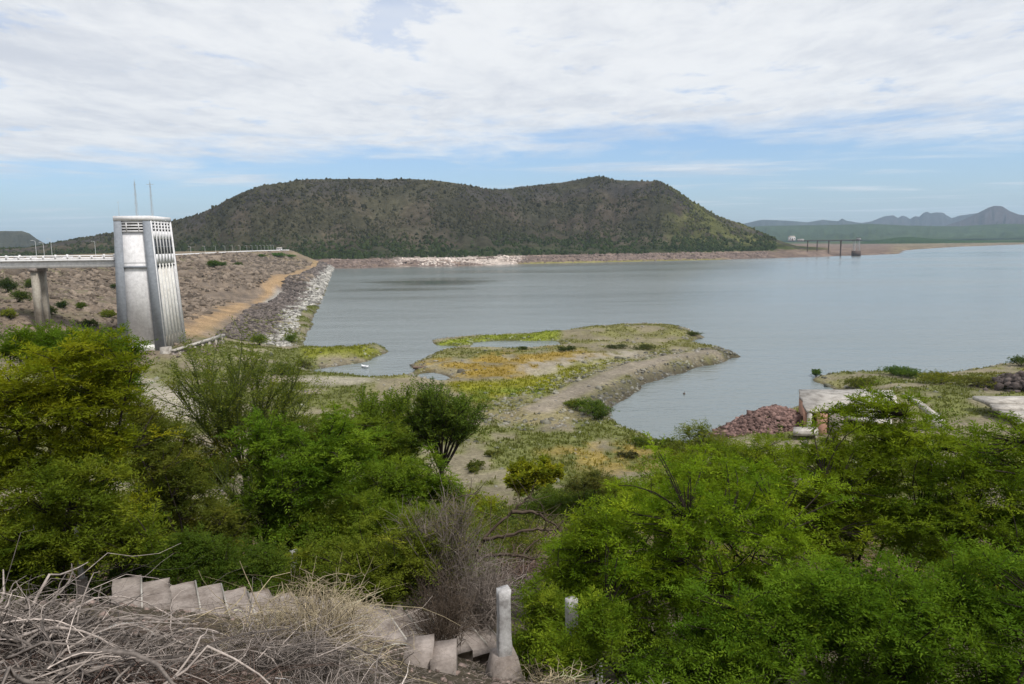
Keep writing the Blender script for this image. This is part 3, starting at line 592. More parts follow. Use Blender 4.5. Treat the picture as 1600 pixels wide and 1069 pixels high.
# ------------------------------------------------------------------ dam crest: parapet, road, lamps
cp = np.concatenate([crest[:1], crest]); cz = CREST_Z
def strip(name, P, off0, off1, z0, z1, mat_, parent):
    P = np.asarray(P); d = np.gradient(P, axis=0); d /= np.linalg.norm(d, axis=1)[:, None]; nrm = np.stack([-d[:, 1], d[:, 0]], -1)
    a = P+nrm*off0; b = P+nrm*off1; n = len(P)
    v = np.concatenate([np.c_[a, np.full(n, z0)], np.c_[b, np.full(n, z0)], np.c_[b, np.full(n, z1)], np.c_[a, np.full(n, z1)]])
    i = np.arange(n-1); q = np.concatenate([np.stack([i+k*n, i+1+k*n, i+1+((k+1) % 4)*n, i+((k+1) % 4)*n], -1) for k in range(4)])
    return under(newmesh(name, v, q, mat_), parent)
strip('parapet_wall', crest, -.5, 0.0, cz-.6, cz+.75, M['white'], dam)
strip('crest_road', crest, -9.0, -.9, cz-.6, cz+.06, M['conc'], dam)
def lamp(p, h, face, label, group):
    e = empty('street_lamp', (p[0], p[1], p[2]), face, label=label, cat='lamp', group=group)
    r = .085
    MB().tube([(0, 0, -.3), (0, 0, h*.97)], [r*1.3, r*.8], 6).build('pole', M['lampwhite'], e)
    MB().tube([(0, 0, h*.95), (-.45, 0, h), (-1.3, 0, h+.12)], .055, 5).build('arm', M['lampwhite'], e)
    MB().box(-1.95, -1.2, -.16, .16, h+.02, h+.19).build('lamp_head', M['lampwhite'], e)
    MB().box(-.2, .2, -.2, .2, -.3, .25).build('base', M['conc'], e)
    return e
for px in (301, 323, 339.5, 354, 366, 377.5, 388, 396, 404, 410, 415.5, 421, 425.5, 429.5):
    y = np.interp(px, [285, 360, 400, 452], [398.2, 394.3, 392.6, 391.2])+.3; p = PZ(px, y, cz)
    lamp((p[0]-1.2, p[1], cz), 6.0, 0, 'white street lamp on the dam crest beyond the tower', 'lamps along the dam crest beyond the tower')
for px, top in ((65, 376), (77, 379), (89, 373.5), (156, 377)):
    p = PZ(px, np.interp(px, [20, 150, 285], [412, 405.2, 398.2]), cz)
    lamp((p[0]-2, p[1], cz), PY(px, top, p[1])[2]-cz, 0, 'white street lamp rising behind the bridge railing', 'lamps behind the bridge')
def house(name, label, cat, p, w, d, h, rf, rz=0.0, mat_='white'):
    e = empty(name, p, rz, label=label, cat=cat)
    MB().box(-w/2, w/2, -d/2, d/2, -.8, h).build('wall', M[mat_], e)
    o = .25; v = [(-w/2-o, -d/2-o, h+.002), (w/2+o, -d/2-o, h+.002), (w/2+o, d/2+o, h+.002), (-w/2-o, d/2+o, h+.002), (-w/2-o, 0, h+rf), (w/2+o, 0, h+rf)]
    MB().add(v, [[0, 1, 5, 4], [2, 3, 4, 5], [3, 2, 1, 0]], [[0, 4, 3], [1, 2, 5]]).build('roof', M['slab'], e)
    MB().box(-w*.08, w*.08, -d/2-.05, -d/2-.003, -.2, h*.75).build('door', M['rust'], e)
    for s in (-.3, .3): MB().box(w*s-w*.08, w*s+w*.08, -d/2-.05, -d/2-.003, h*.4, h*.75).build('window', M['glass'], e)
    return e
p = PZ(446, 391.4, cz); house('guard_hut', 'small white hut at the far end of the dam crest', 'hut', (p[0]-5, p[1]-6, cz), 5.5, 4.0, 2.4, 1.3)
# ------------------------------------------------------------------ far shore structures
YT = 1150.0
tr = empty('intake_trestle', PY(1300, 375.5, YT), label='long steel trestle walkway to the pump tower on the far shore', cat='trestle')
o0 = Vector(tr.location); zdk = 0.0
xa = PY(1246, 374, YT)[0]-o0.x; xb = PY(1343, 374, YT)[0]-o0.x
MB().box(xa, xb, -1.5, 1.5, -.6, .3).build('deck', M['rust'], tr)
for s in (-1.5, 1.4): MB().box(xa, xb, s, s+.1, 1.2, 1.32).build('handrail', M['rust'], tr)
for px, w in ((1262, .8), (1277, .8), (1295, .9), (1314, 1.3)):
    x = PY(px, 380, YT)[0]-o0.x; zg_, a_ = far_z(px, math.hypot(o0.x+x, YT)); b_ = max(min(zg_, 12), -1)-o0.z-1
    mb = MB()
    for s in (-1.2, 1.2): mb.tube([(x, s, b_), (x, s, -.6)], w*.45, 5)
    mb.box(x-w*.4, x+w*.4, -1.4, 1.4, -1.9, -.6); mb.tube([(x, -1.2, b_+1), (x, 1.2, -2)], .2, 4); mb.build('bent', M['rust'], tr)
pt = empty('pump_tower', PY(1337.5, 398.5, YT), label='small pump tower on legs at the end of the trestle', cat='tower')
h1 = PY(1337, 375.5, YT)[2]-pt.location.z
MB().box(-5.5, 5.5, -4, 4, -2, 6.5).build('caisson', M['rust'], pt)
for sx_ in (-4, 4):
    for sy_ in (-3, 3): MB().tube([(sx_, sy_, 6.3), (sx_*.8, sy_*.8, h1)], .45, 5).build('leg', M['steel'], pt)
for s in (-3, 3): MB().tube([(-4, s, 7), (3.4, s*.9, h1-1)], .18, 4).build('brace', M['steel'], pt)
MB().box(-5, 5.4, -4, 4, h1-.4, h1+.4).build('platform', M['rust'], pt); MB().box(.5, 5, -3, 3, h1+.4, h1+3.6).build('cabin', M['steel'], pt); MB().box(.1, 5.4, -3.4, 3.4, h1+3.602, h1+4.1).build('roof', M['rust'], pt)
for px, py, w, h, lb in ((1237, 374.5, 9, 5, 'white gabled pump house at the landward end of the trestle'), (1251, 375.2, 8, 2.4, 'low pale shed between the pump house and trestle')):
    q = PY(px, py, YT+30); house('pump_house', lb, 'house', (q[0], q[1], q[2]-1.2), w, 7, h, 2 if h > 3 else .6)
q = PZ(633, 415.5, 0)
rf = empty('pump_barge', (q[0], q[1]-8, 0), label='small dark barge moored off the pale rocks', cat='barge')
MB().hexa([(-3, -2, -.4), (3, -2, -.4), (3, 2, -.4), (-3, 2, -.4), (-3.6, -2.4, .9), (3.6, -2.4, .9), (3.6, 2.4, .9), (-3.6, 2.4, .9)]).build('hull', M['rust'], rf)
for sx_ in (-2.2, 2.2): MB().box(sx_-.9, sx_+.9, -1.4, 1.4, .9, 4.6).build('cabin', M['dark'], rf)
MB().box(-3.5, 3.5, -2, 2, 4.6, 5.1).build('roof', M['rust'], rf)
# ------------------------------------------------------------------ boats
def boat(px, py, L, Wd, H, rz, mt, label):
    p = hit(px, py); e = empty('rowing_boat', (p[0], p[1], max(p[2], 0)-.05), rz, label=label, cat='boat')
    n = 9; v = []; q = []
    for i in range(n):
        t = i/(n-1); w = Wd*.5*math.sin(math.pi*min(1, .22+t*.78)**.8)**.7 if t < 1 else .02; w = max(w, .03); x = (t-.5)*L; sh_ = H*(1+.35*(2*t-1)**2)
        v += [(x, -w, sh_), (x, -w*.55, .05), (x, 0, 0), (x, w*.55, .05), (x, w, sh_), (x, w*.86, sh_), (x, w*.45, .16), (x, -w*.45, .16), (x, -w*.86, sh_)]
    for i in range(n-1):
        for j in range(9): q.append([i*9+j, i*9+(j+1) % 9, (i+1)*9+(j+1) % 9, (i+1)*9+j])
    MB().add(v, q).build('hull', M[mt], e)
    for x in (-.2*L, .12*L): MB().box(x-.1, x+.1, -Wd*.38, Wd*.38, H*.65, H*.75).build('thwart', M['boatbrown'], e)
    MB().box(-.5*L, -.46*L, -Wd*.3, Wd*.3, .1, H*1.3).build('transom', M[mt], e)
boat(570, 588, 2.3, 1.0, .45, 2.4, 'boatwhite', 'small white boat pulled up on the inlet beach'); boat(656, 576, 3.0, 1.3, .5, .25, 'boatbrown', 'brown boat lying at the edge of the orange grass')
q = PZ(1069, 616, 0); by_ = empty('buoy', (q[0], q[1], 0), label='small dark buoy floating in the cove', cat='buoy')
MB().tube([(0, 0, -.2), (0, 0, .05), (0, 0, .3), (0, 0, .42)], [.2, .33, .3, .08], 8).build('float', M['rust'], by_); by_.scale = (.65, .65, .65); MB().tube([(0, 0, .4), (0, 0, .9)], .05, 5).build('staff', M['rust'], by_)
# ------------------------------------------------------------------ ruins on the shore
def plate(mb, P, z0, th, tilt=(0, 0), jit=.25, sub=5, seed=1):      # ragged slab with the outline P (world xy)
    P = np.asarray(P, float); r = np.random.default_rng(seed); pts = []
    for a, b in zip(P, np.roll(P, -1, 0)):
        for k in range(sub): pts.append(lerp(a, b, k/sub)+(r.normal(0, jit, 2) if k else r.normal(0, jit*.3, 2)))
    pts = np.array(pts); n = len(pts); c_ = pts.mean(0); zt = z0+(pts-c_)@np.array(tilt)
    top = np.c_[pts, zt]; bot = np.c_[pts, zt-th]; v = np.concatenate([top, bot, [[*c_, z0]], [[*c_, z0-th]]])
    i = np.arange(n); j = (i+1) % n
    return mb.add(v, np.stack([j, i, i+n, j+n], -1), np.concatenate([np.stack([i, j, np.full(n, 2*n)], -1), np.stack([j+n, i+n, np.full(n, 2*n+1)], -1)]))
SZ = 5.6
def W2(px, py, z): return PZ(px, py, z)[:2]
ru = empty('ruined_pump_house', (*W2(1265, 640, SZ), 0), label='ruined brick building under a broken pale concrete roof slab by the rubble heap', cat='ruin')
def uni(o): return under(o, ru)
uni(plate(MB(), [W2(1247, 609, SZ), W2(1395, 610, SZ), W2(1405, 634, SZ), W2(1330, 628, SZ), W2(1300, 637, SZ), W2(1262, 641, SZ)], SZ, .4, (0, .01), .13, 6, 3).build('roof_slab', M['slab']))
uni(plate(MB(), [W2(1330, 632, SZ-.4), W2(1402, 637, SZ-.4), W2(1392, 662, SZ-.9), W2(1318, 652, SZ-.9)], SZ-.7, .35, (-.02, .06), .14, 5, 4).build('fallen_slab', M['slab']))
a = np.array(W2(1259, 646, 5.2)); b = np.array(W2(1248, 612, 5.2))
def wallbetween(name, a, b, z0, z1, th, mt):
    a = np.asarray(a); b = np.asarray(b); d = (b-a)/np.linalg.norm(b-a); n = np.array([-d[1], d[0]])*th/2
    v = [(*(a-n), z0), (*(b-n), z0), (*(b+n), z0), (*(a+n), z0), (*(a-n), z1), (*(b-n), z1), (*(b+n), z1), (*(a+n), z1)]
    return uni(MB().hexa(v).build(name, M[mt]))
wallbetween('side_wall', a+[.3, .5], b+[.3, 0], .5, SZ-.47, .4, 'brick')
for px0, px1, mt in ((1262, 1268, 'slab'), (1277, 1292, 'brick'), (1296, 1322, 'conc')):
    wallbetween('pillar', W2(px0, 648, 5.0), W2(px1, 648, 5.0), .5, SZ-.47, .5, mt)
wallbetween('back_wall', W2(1262, 630, 5.0), W2(1390, 632, 5.0), .5, SZ-.6, .4, 'brick')
p0 = W2(1240, 667, 3.6); p1 = W2(1277, 667, 3.6)
uni(plate(MB(), [p0, p1, W2(1279, 674, 3.6), W2(1240, 674, 3.6)], 3.6, .6, (0, 0), .06, 3, 5).build('doorstep', M['slab'])); wallbetween('pillar', W2(1272, 676, 3), W2(1276, 676, 3), .2, 3.0, .4, 'slab')
sl = empty('fallen_beam', (*W2(1440, 640, 4.5), 0), label='fallen pale concrete beam leaning between the ruins', cat='beam')
A_ = PZ(1422, 622, 5.6); B_ = PZ(1468, 656, 4.6); under(MB().tube([A_, (A_+B_)/2+[.05, 0, .1], B_], .55, 4).build('beam', M['slab']), sl); B2 = PZ(1462, 655, 4.7); under(MB().box(B2[0]-.9, B2[0]+.9, B2[1]-.7, B2[1]+.7, B2[2]-1.4, B2[2]).build('broken_end', M['slab']), sl)
qs = [[(1520, 619), (1600, 619), (1625, 628), (1540, 627)], [(1541, 628.5), (1626, 629.5), (1645, 639), (1556, 637)], [(1558, 639), (1646, 641), (1660, 652), (1576, 649)], [(1577, 651), (1660, 654), (1690, 672), (1592, 664)]]
tp = empty('broken_ramp', (*W2(1590, 640, 5), 0), label='broad broken ramp of pale concrete slabs beyond the fallen beam', cat='ramp')
for k, pp in enumerate(qs): z = 5.2-.35*k; under(plate(MB(), [W2(a, b, z) for a, b in pp], z, .5, (0, .03*(k % 2)), .14, 5, 20+k).build('slab', M['slab']), tp)
# ------------------------------------------------------------------ stairs and posts
sp = empty('concrete_staircase', tuple(step_pos(0)), math.radians(27), label='worn concrete steps descending through the dry brush', cat='stairs')
r = np.random.default_rng(5)
for i in range(1, 17):
    z = -ST_DROP*i; x = ST_RUN*i; w = ST_W+r.normal(0, .04); sk = r.normal(0, .012)
    mb = MB(); nx, ny = 5, 9; X = np.linspace(x-.22, x+.215, nx); Yv = np.linspace(-w/2, w/2, ny)
    gxx, gyy = np.meshgrid(X, Yv, indexing='ij'); zt = z+r.normal(0, .005, gxx.shape)+sk*gyy; ex = r.normal(0, .009, gxx.shape)
    ex[1:-1, 1:-1] = 0; gxx = gxx+ex; edge = np.zeros_like(zt); edge[-1] = -.022; edge[:, 0] = -.02; edge[:, -1] = -.02; zt = zt+edge
    top = np.stack([gxx.ravel(), gyy.ravel(), zt.ravel()], -1); n = len(top)
    q = grid_faces(nx, ny); ring = [k*ny for k in range(nx)]+[(nx-1)*ny+k for k in range(1, ny)]+[k*ny+ny-1 for k in range(nx-2, -1, -1)]+[k for k in range(ny-2, 0, -1)]
    bot = top[ring].copy(); bot[:, 2] = z-.40; bv = np.concatenate([top, bot]); m_ = len(ring)
    sq = [[ring[k], ring[(k+1) % m_], n+(k+1) % m_, n+k] for k in range(m_)]
    mb.add(bv, np.concatenate([q, sq])); mb.build('step', M['conc'], sp)
    # thin raised nosing along the front edge; its paler material paints in the lit edge
    if i % 4 != 2: MB().box(x+.205, x+.232, -w/2+abs(r.normal(0, .2)), w/2-abs(r.normal(0, .15)), z-.12, z+.003).build('nosing', M['slab'], sp)
def post(px, ptop, pbase, y, wpx, label, name='concrete_post'):
    b_ = PY(px, pbase, y); t_ = PY(px, ptop, y); w = wpx*y/F; g = min(gz(b_[0], b_[1]), b_[2])
    e = empty(name, (b_[0], b_[1], b_[2]), .25, label=label, cat='post'); h = t_[2]-b_[2]
    rr = np.random.default_rng(int(px)); k = 7; v = []; q = []
    for i in range(k):
        z = h*i/(k-1); s = w/2*(1-.04*i/k); j = rr.normal(0, .006, (8, 2)); c_ = s*.93
        o = [(-s, -c_), (-c_, -s), (c_, -s), (s, -c_), (s, c_), (c_, s), (-c_, s), (-s, c_)]
        v += [(a+jj[0], b+jj[1], z-(0.03*(a < 0) if i == k-1 else 0)) for (a, b), jj in zip(o, j)]
    for i in range(k-1):
        for m_ in range(8): q.append([i*8+m_, i*8+(m_+1) % 8, i*8+8+(m_+1) % 8, i*8+8+m_])
    v.append((0, 0, h-.02)); t = [[(k-1)*8+m_, (k-1)*8+(m_+1) % 8, k*8] for m_ in range(8)]
    MB().add(v, q, t).build('shaft', M['post'], e)
    s = w*.9; MB().hexa([(-s*1.9, -s*1.6, g-b_[2]-.4), (s*2.0, -s*1.6, g-b_[2]-.4), (s*2.0, s*1.6, g-b_[2]-.4), (-s*1.9, s*1.6, g-b_[2]-.4), (-s, -s, .02), (s, -s, .02), (s, s, .02), (-s, s, .02)]).build('footing', M['conc'], e)
post(788, 919, 1022, 11.6, 21, 'whitewashed concrete post on a sloping footing beside the steps')
post(893, 934, 1010, 12.2, 17, 'whitewashed concrete post half hidden by the bright green tree')
post(128, 822, 905, 12.6, 7, 'thin white post among the leaves above the top step'); post(461, 860, 905, 16.2, 12, 'short white post head showing in the shrubs')
bw = PY(922, 1040, 11.9); tag(plate(MB(), [(bw[0]-.2, bw[1]-.18), (bw[0]+.2, bw[1]-.18), (bw[0]+.2, bw[1]+.15), (bw[0]-.18, bw[1]+.18)], bw[2]+.08, .9, (0, .15), .01, 3, 9).build('concrete_block', M['post']), 'white concrete block below the post in the leaves', 'block')
for px, py, w, lb in ((655, 1015, .42, 'square concrete block beside the steps below the dry bush'), (693, 1022, .38, 'low slanted concrete block next to the post footing')):
    q = PY(px, py, 10.6); tag(plate(MB(), [(q[0]-w/2, q[1]-.2), (q[0]+w/2, q[1]-.15), (q[0]+w/2, q[1]+.25), (q[0]-w/2, q[1]+.2)], q[2]+.06, .8, (.05, .22), .008, 3, int(px)).build('concrete_block', M['conc']), lb, 'block')
# ------------------------------------------------------------------ rocks
def ico():
    t = (1+5**.5)/2; v = np.array([(-1, t, 0), (1, t, 0), (-1, -t, 0), (1, -t, 0), (0, -1, t), (0, 1, t), (0, -1, -t), (0, 1, -t), (t, 0, -1), (t, 0, 1), (-t, 0, -1), (-t, 0, 1)])/math.sqrt(1+t*t)
    f = np.array([(0, 11, 5), (0, 5, 1), (0, 1, 7), (0, 7, 10), (0, 10, 11), (1, 5, 9), (5, 11, 4), (11, 10, 2), (10, 7, 6), (7, 1, 8), (3, 9, 4), (3, 4, 2), (3, 2, 6), (3, 6, 8), (3, 8, 9), (4, 9, 5), (2, 4, 11), (6, 2, 10), (8, 6, 7), (9, 8, 1)]); return v, f
IV, IF_ = ico(); ca, sa = math.cos(.42), math.sin(.42); IVR = IV@np.array([[1, 0, 0], [0, ca, -sa], [0, sa, ca]]); IFT = IF_[IVR[IF_].mean(1)[:, 2] > -.45]
def rocks(name, P, size, col, squash=.65, mat_='rock', **k):
    P = np.asarray(P); n = len(P); s = np.asarray(size)*np.ones(n)
    th = rng.uniform(0, 6.28, n); cs, sn = np.cos(th)[:, None], np.sin(th)[:, None]; v = IVR[None]*(1+rng.normal(0, .24, (n, 12, 1)))*rng.uniform(.6, 1.15, (n, 1, 3))
    v = np.stack([v[..., 0]*cs-v[..., 1]*sn, v[..., 0]*sn+v[..., 1]*cs, v[..., 2]], -1); v[..., 2] *= squash; v = v*s[:, None, None]*.5+P[:, None]
    f = (IFT[None]+np.arange(n)[:, None, None]*12).reshape(-1, 3); c_ = np.repeat(np.asarray(col)*np.ones((n, 3)), 12, 0)
    return newmesh(name, v.reshape(-1, 3), f, M[mat_], col=np.clip(c_, .01, 1), **k)
def scatter(n, x0, x1, y0, y1): return rng.uniform(x0, x1, n), rng.uniform(y0, y1, n)
# riprap bands between the berm and the lake
t = rng.uniform(0, 1, 16000)**1.0; ww = px_poly(dam_water); u = rng.uniform(0, 1, len(t))
tt_ = 1-(1-t)**.45*1.0
def along(P, t): s = np.linspace(0, 1, len(P)); return np.stack([np.interp(t, s, P[:, 0]), np.interp(t, s, P[:, 1])], -1)
# by depth, so stones stay evenly spread over the ground
yy = np.exp(rng.uniform(math.log(195), math.log(880), 8800)); wx = np.interp(yy, ww[::-1, 1], ww[::-1, 0]); bxx = np.interp(yy, berm[::-1, 1], berm[::-1, 0])
fr_ = rng.uniform(0.02, .86, len(yy)); xx = lerp(wx, bxx, fr_)
zz = ground_h(xx, yy); ok = land_sd(xx, yy) > np.where(yy < 330, 4.0, .6); xx, yy, zz, fr_ = xx[ok], yy[ok], zz[ok], fr_[ok]
light = (1-sst(fr_+(fbm(xx/5, yy/5, 7, 3)-.5)*.5, .24, .44))[:, None]
cl = lerp(np.array([[.125, .105, .095]]), np.array([[.34, .325, .295]]), light)*rng.uniform(.35, 1.35, (len(xx), 1))
o = rocks('riprap', np.c_[xx, yy, zz], rng.uniform(.7, 2.3, len(xx))*np.clip(yy/300, .8, 2.2), cl); o['kind'] = 'stuff'; under(o, dam)
# rocky upper face, with the abutment below the bridge
xx, yy = scatter(110000, -262, -60, 140, 800); zz = ground_h(xx, yy)
bd = path_dist(xx, yy, berm); ok = (zz > 4.2) & (zz < CREST_Z-.5) & (bd > 5.5) & (land_sd(xx, yy) > 3) & (-xx-.16*yy > 40) & (fbm(xx/9, yy/9, 8, 3) > .40)
xx, yy, zz = xx[ok][:12500], yy[ok][:12500], zz[ok][:12500]
o = rocks('face_rock', np.c_[xx, yy, zz+.05], (rng.gamma(1.3, .55, len(xx))+.36)*np.clip(yy/230, .8, 2.2), np.array([[.165, .132, .103]])*rng.uniform(.4, 1.45, (len(xx), 1))); o['kind'] = 'stuff'; under(o, dam)
# stones on the flats, along the dike and round the cove
xx, yy = scatter(90000, -75, 130, 62, 245); D_ = np.hypot(xx, yy); s_ = land_sd(xx, yy); dd = path_dist(xx, yy, dike)
pr = np.where((dd > 3) & (dd < 11), .5, .02)+np.where((s_ > 0) & (s_ < 3), .22, 0); ok = (s_ > -.2) & (rng.uniform(0, 1, len(xx)) < pr)
xx, yy = xx[ok][:9000], yy[ok][:9000]; cc = ground_colour(xx, yy, ground_h(xx, yy), land_sd(xx, yy)+1)
tag(rocks('shore_stones', np.c_[xx, yy, ground_h(xx, yy)], rng.gamma(2.2, .2, len(xx))+.16, (cc*.5+.09)*rng.uniform(.5, 1.5, (len(xx), 1))), 'stones strewn along the banks of the peninsula', 'stones', kind='stuff')
# rubble heap
hp = PZ(1188, 672, 1.5); nrb = 4500; ax = rng.normal(0, 1, (nrb, 2)); ax = ax/np.linalg.norm(ax, axis=1)[:, None]*rng.uniform(0, 1, (nrb, 1))**.55
hx = hp[0]+ax[:, 0]*6.8; hy = hp[1]+ax[:, 1]*5.6; hr = np.hypot(ax[:, 0], ax[:, 1]); hzt = ground_h(hx, hy)*.4+.6+(1-hr**2.2)*(2.9+2.1*ax[:, 0])+(fbm(hx/1.4, hy/1.4, 77, 3)-.5)*.9
tag(rocks('rubble_heap', np.c_[hx, hy, hzt-.15], rng.gamma(2.0, .13, nrb)+.16, np.array([[.155, .098, .085]])*rng.uniform(.5, 1.6, (nrb, 1))), 'reddish brown rubble heap at the edge of the cove', 'rubble', kind='stuff')
rb = np.linspace(0, 2*math.pi, 40, endpoint=False); rr_ = np.linspace(0, 1, 10)
# outcrop on the right bank
op_ = PZ(1600, 600, 4); xx = op_[0]+rng.normal(0, 2.5, 400); yy = op_[1]+rng.normal(0, 3, 400)
tag(rocks('rock_outcrop', np.c_[xx, yy, ground_h(xx, yy)+np.clip(2.6-.4*np.hypot(xx-op_[0], yy-op_[1]), 0, 3)], rng.uniform(.5, 1.9, 400), np.array([[.075, .06, .055]])*rng.uniform(.5, 1.5, (400, 1))), 'dark rock outcrop above the broken ramp', 'rocks', kind='stuff')
# pale boulders of the far shore
pxs = rng.uniform(515, 1200, 3600); az_ = np.array([azp(q) for q in np.linspace(500, 1210, 60)]); aa = np.interp(pxs, np.linspace(500, 1210, 60), az_)
rr0 = np.interp(aa, fs_az, fs_r)+rng.uniform(2, 85, len(aa)); hh = far_h(aa, rr0)[0]; xx = rr0*np.sin(aa); yy = rr0*np.cos(aa)
pale = (sst(pxs, 600, 640)*(1-sst(pxs, 800, 830))*sst(fbm(xx/30, yy/30, 33, 3), .38, .5))[:, None]; ok = (hh > .3) & (hh < 14); cl = lerp(np.array([[.19, .145, .125]]), np.array([[.52, .45, .40]]), pale)*rng.uniform(.55, 1.3, (len(xx), 1))
tag(rocks('shore_boulders', np.c_[xx, yy, hh][ok], (rng.gamma(2.2, .9, len(xx))+.9)[ok], cl[ok], .7), 'pale boulders on the bare shore below the mesa', 'boulders', kind='stuff')
# ------------------------------------------------------------------ scrub on the mesa
OV = np.array([(1, 0, 0), (.31, .95, 0), (-.81, .59, 0), (-.81, -.59, 0), (.31, -.95, 0), (0, 0, .9), (0, 0, -.6)]); OF = np.array([(i, (i+1) % 5, 5) for i in range(5)]+[((i+1) % 5, i, 6) for i in range(5)])
def tufts(name, P, size, col, hgt=.8, **k):
    n = len(P); v = OV[None]*(1+rng.normal(0, .25, (n, 7, 1)))*np.asarray(size)[:, None, None]*.5; v[..., 2] *= hgt; th = rng.uniform(0, 6.28, n); cs, sn = np.cos(th)[:, None], np.sin(th)[:, None]
    v = np.stack([v[..., 0]*cs-v[..., 1]*sn, v[..., 0]*sn+v[..., 1]*cs, v[..., 2]], -1)+P[:, None]
    cc = np.repeat(np.asarray(col)[:, None], 7, 1)*np.array([.8, .8, .8, .8, .8, 1.15, .6])[None, :, None]
    return newmesh(name, v.reshape(-1, 3), (OF[None]+np.arange(n)[:, None, None]*7).reshape(-1, 3), M['leaf'], col=np.clip(cc.reshape(-1, 3), .004, 1), **k)
def tufts4(name, P, size, col):
    n = len(P); V4 = np.array([(1, 0, 0), (0, 1, 0), (-1, 0, 0), (0, -1, 0), (.5, .5, .75), (-.5, .45, .8), (-.1, -.55, .9)]); F4 = np.array([(0, 1, 4), (1, 5, 4), (1, 2, 5), (2, 6, 5), (2, 3, 6), (3, 0, 6), (0, 4, 6), (4, 5, 6)])
    v = V4[None]*(1+rng.normal(0, .25, (n, 7, 1)))*np.asarray(size)[:, None, None]*.5; v[..., 2] *= 1.5; th = rng.uniform(0, 6.28, n); cs, sn = np.cos(th)[:, None], np.sin(th)[:, None]
    v = np.stack([v[..., 0]*cs-v[..., 1]*sn, v[..., 0]*sn+v[..., 1]*cs, v[..., 2]], -1)+P[:, None]; cc = np.repeat(np.asarray(col)[:, None], 7, 1)
    return newmesh(name, v.reshape(-1, 3), (F4[None]+np.arange(n)[:, None, None]*7).reshape(-1, 3), M['leaf'], col=np.clip(cc.reshape(-1, 3), .004, 1))
n = 85000; aa = np.radians(rng.uniform(-40, 24, n)); rr0 = rng.uniform(880, 1520, n); hh, sd_f, tf, zf = far_h(aa, rr0); xx = rr0*np.sin(aa); yy = rr0*np.cos(aa)
den = fbm(xx/35, yy/35, 200, 4); ok = (hh > 9) & (tf > .02) & (zf > 10) & (rng.uniform(0, 1, n) < sst(den, .24, .66)*(.62+.3*(hh < 30))*(aa < azp(1212))); xx, yy, hh, aa, tf = xx[ok], yy[ok], hh[ok], aa[ok], tf[ok]
w = (1-sst(hh, 15, 55))[:, None]; rf_ = sst(aa, math.radians(9.5), math.radians(14))[:, None]
cl = lerp(lerp(np.array([[.055, .052, .028]]), np.array([[.085, .090, .035]]), rf_), np.array([[.036, .050, .018]]), w)*rng.uniform(.6, 1.7, (len(xx), 1))
tag(tufts4('scrub', np.c_[xx, yy, hh-.2], (rng.gamma(3.2, .70, len(xx))+1.0)*(1-.3*sst(tf, .85, 1)), cl), 'dark scrub and cactus covering the mesa', 'scrub', kind='stuff')
# ------------------------------------------------------------------ grass on the flats
n = 210000; xx, yy = scatter(n, -112, 130, 46, 345); D_ = np.hypot(xx, yy); s_ = land_sd(xx, yy); cc = ground_colour(xx, yy, ground_h(xx, yy), s_)
sat = (cc[:, 1]-cc[:, 2])/(cc.max(1)+1e-6); ok = (s_ > .5) & ((yy < 250) | (s_ < 5)) & ((-xx-.16*yy < 50) | (s_ < 5)) & (rng.uniform(0, 1, n) < sst(sat, .36, .75)*np.where(D_ < 115, 1.0, .75)); xx, yy, cc = xx[ok], yy[ok], cc[ok]
n = len(xx); th = rng.uniform(0, 6.28, (n, 3)); hgt = rng.uniform(.18, .5, (n, 3)); b_ = np.stack([xx, yy, ground_h(xx, yy)-.03], -1)
dx = np.stack([np.cos(th), np.sin(th), th*0], -1); of = rng.normal(0, .18, (n, 3, 3)); of[..., 2] = 0
v0 = b_[:, None]+of-dx*.13; v1 = b_[:, None]+of+dx*.13; v2 = b_[:, None]+of+rng.normal(0, .12, (n, 3, 3)); v2[..., 2] = b_[:, None, 2]+hgt
V = np.stack([v0, v1, v2], 2).reshape(-1, 3); c3 = np.repeat(cc*rng.uniform(.85, 1.3, (n, 1))*[1.0, 1.06, .9], 9, 0)
tag(newmesh('grass', V, np.arange(len(V)).reshape(-1, 3), M['leaf'], col=np.clip(c3, .01, 1)), 'green and orange grass on the flats of the peninsula', 'grass', kind='stuff')
# ------------------------------------------------------------------ trees
def unit(v): return v/(np.linalg.norm(v, axis=-1, keepdims=True)+1e-9)
def sprays(O, Dr, L, nl, ll, lw, r, droop=.25, flat=.7):
    """leaflets in pairs along many twigs: O,Dr (n,3), L (n,)"""
    n = len(O); t = (np.arange(nl)+.5)/nl; s = np.where(np.arange(nl) % 2 == 0, 1.0, -1.0)
    P = O[:, None]+Dr[:, None]*(L[:, None]*t[None])[..., None]; P[..., 2] -= droop*(t[None]**2)*L[:, None]
    up = np.array([0, 0, 1.0])+r.normal(0, .35, (n, 3)); side = unit(np.cross(Dr, up)); nr_ = unit(np.cross(side, Dr))
    ax = unit(side[:, None]*s[None, :, None]*1.0+Dr[:, None]*.55+r.normal(0, .25, (n, nl, 3))); nn = unit(nr_[:, None]*flat+r.normal(0, .45, (n, nl, 3)))
    wd = unit(np.cross(ax, nn)); l = ll*r.uniform(.6, 1.25, (n, nl, 1)); w = lw*r.uniform(.7, 1.2, (n, nl, 1))
    m_ = P+ax*l*.22
    return np.stack([m_-wd*w*.5, m_+wd*w*.5, P+ax*l*1.1], 2).reshape(-1, 3)
def leafmesh(name, V, col, r, parent, per, shade=None):
    n = len(V)//3; k = n//per+1
    tw = np.repeat(r.normal(0, 1, k), per)[:n]; j = r.normal(0, 1, n)
    cc = np.array(col)[None]*(1+.16*tw+.10*j)[:, None]; cc[:, 0] *= 1+.07*tw; cc = np.clip(cc, .008, .5)
    return newmesh(name, V, np.arange(n*3).reshape(-1, 3), M['leaf'], parent, np.repeat(cc, 3, 0))
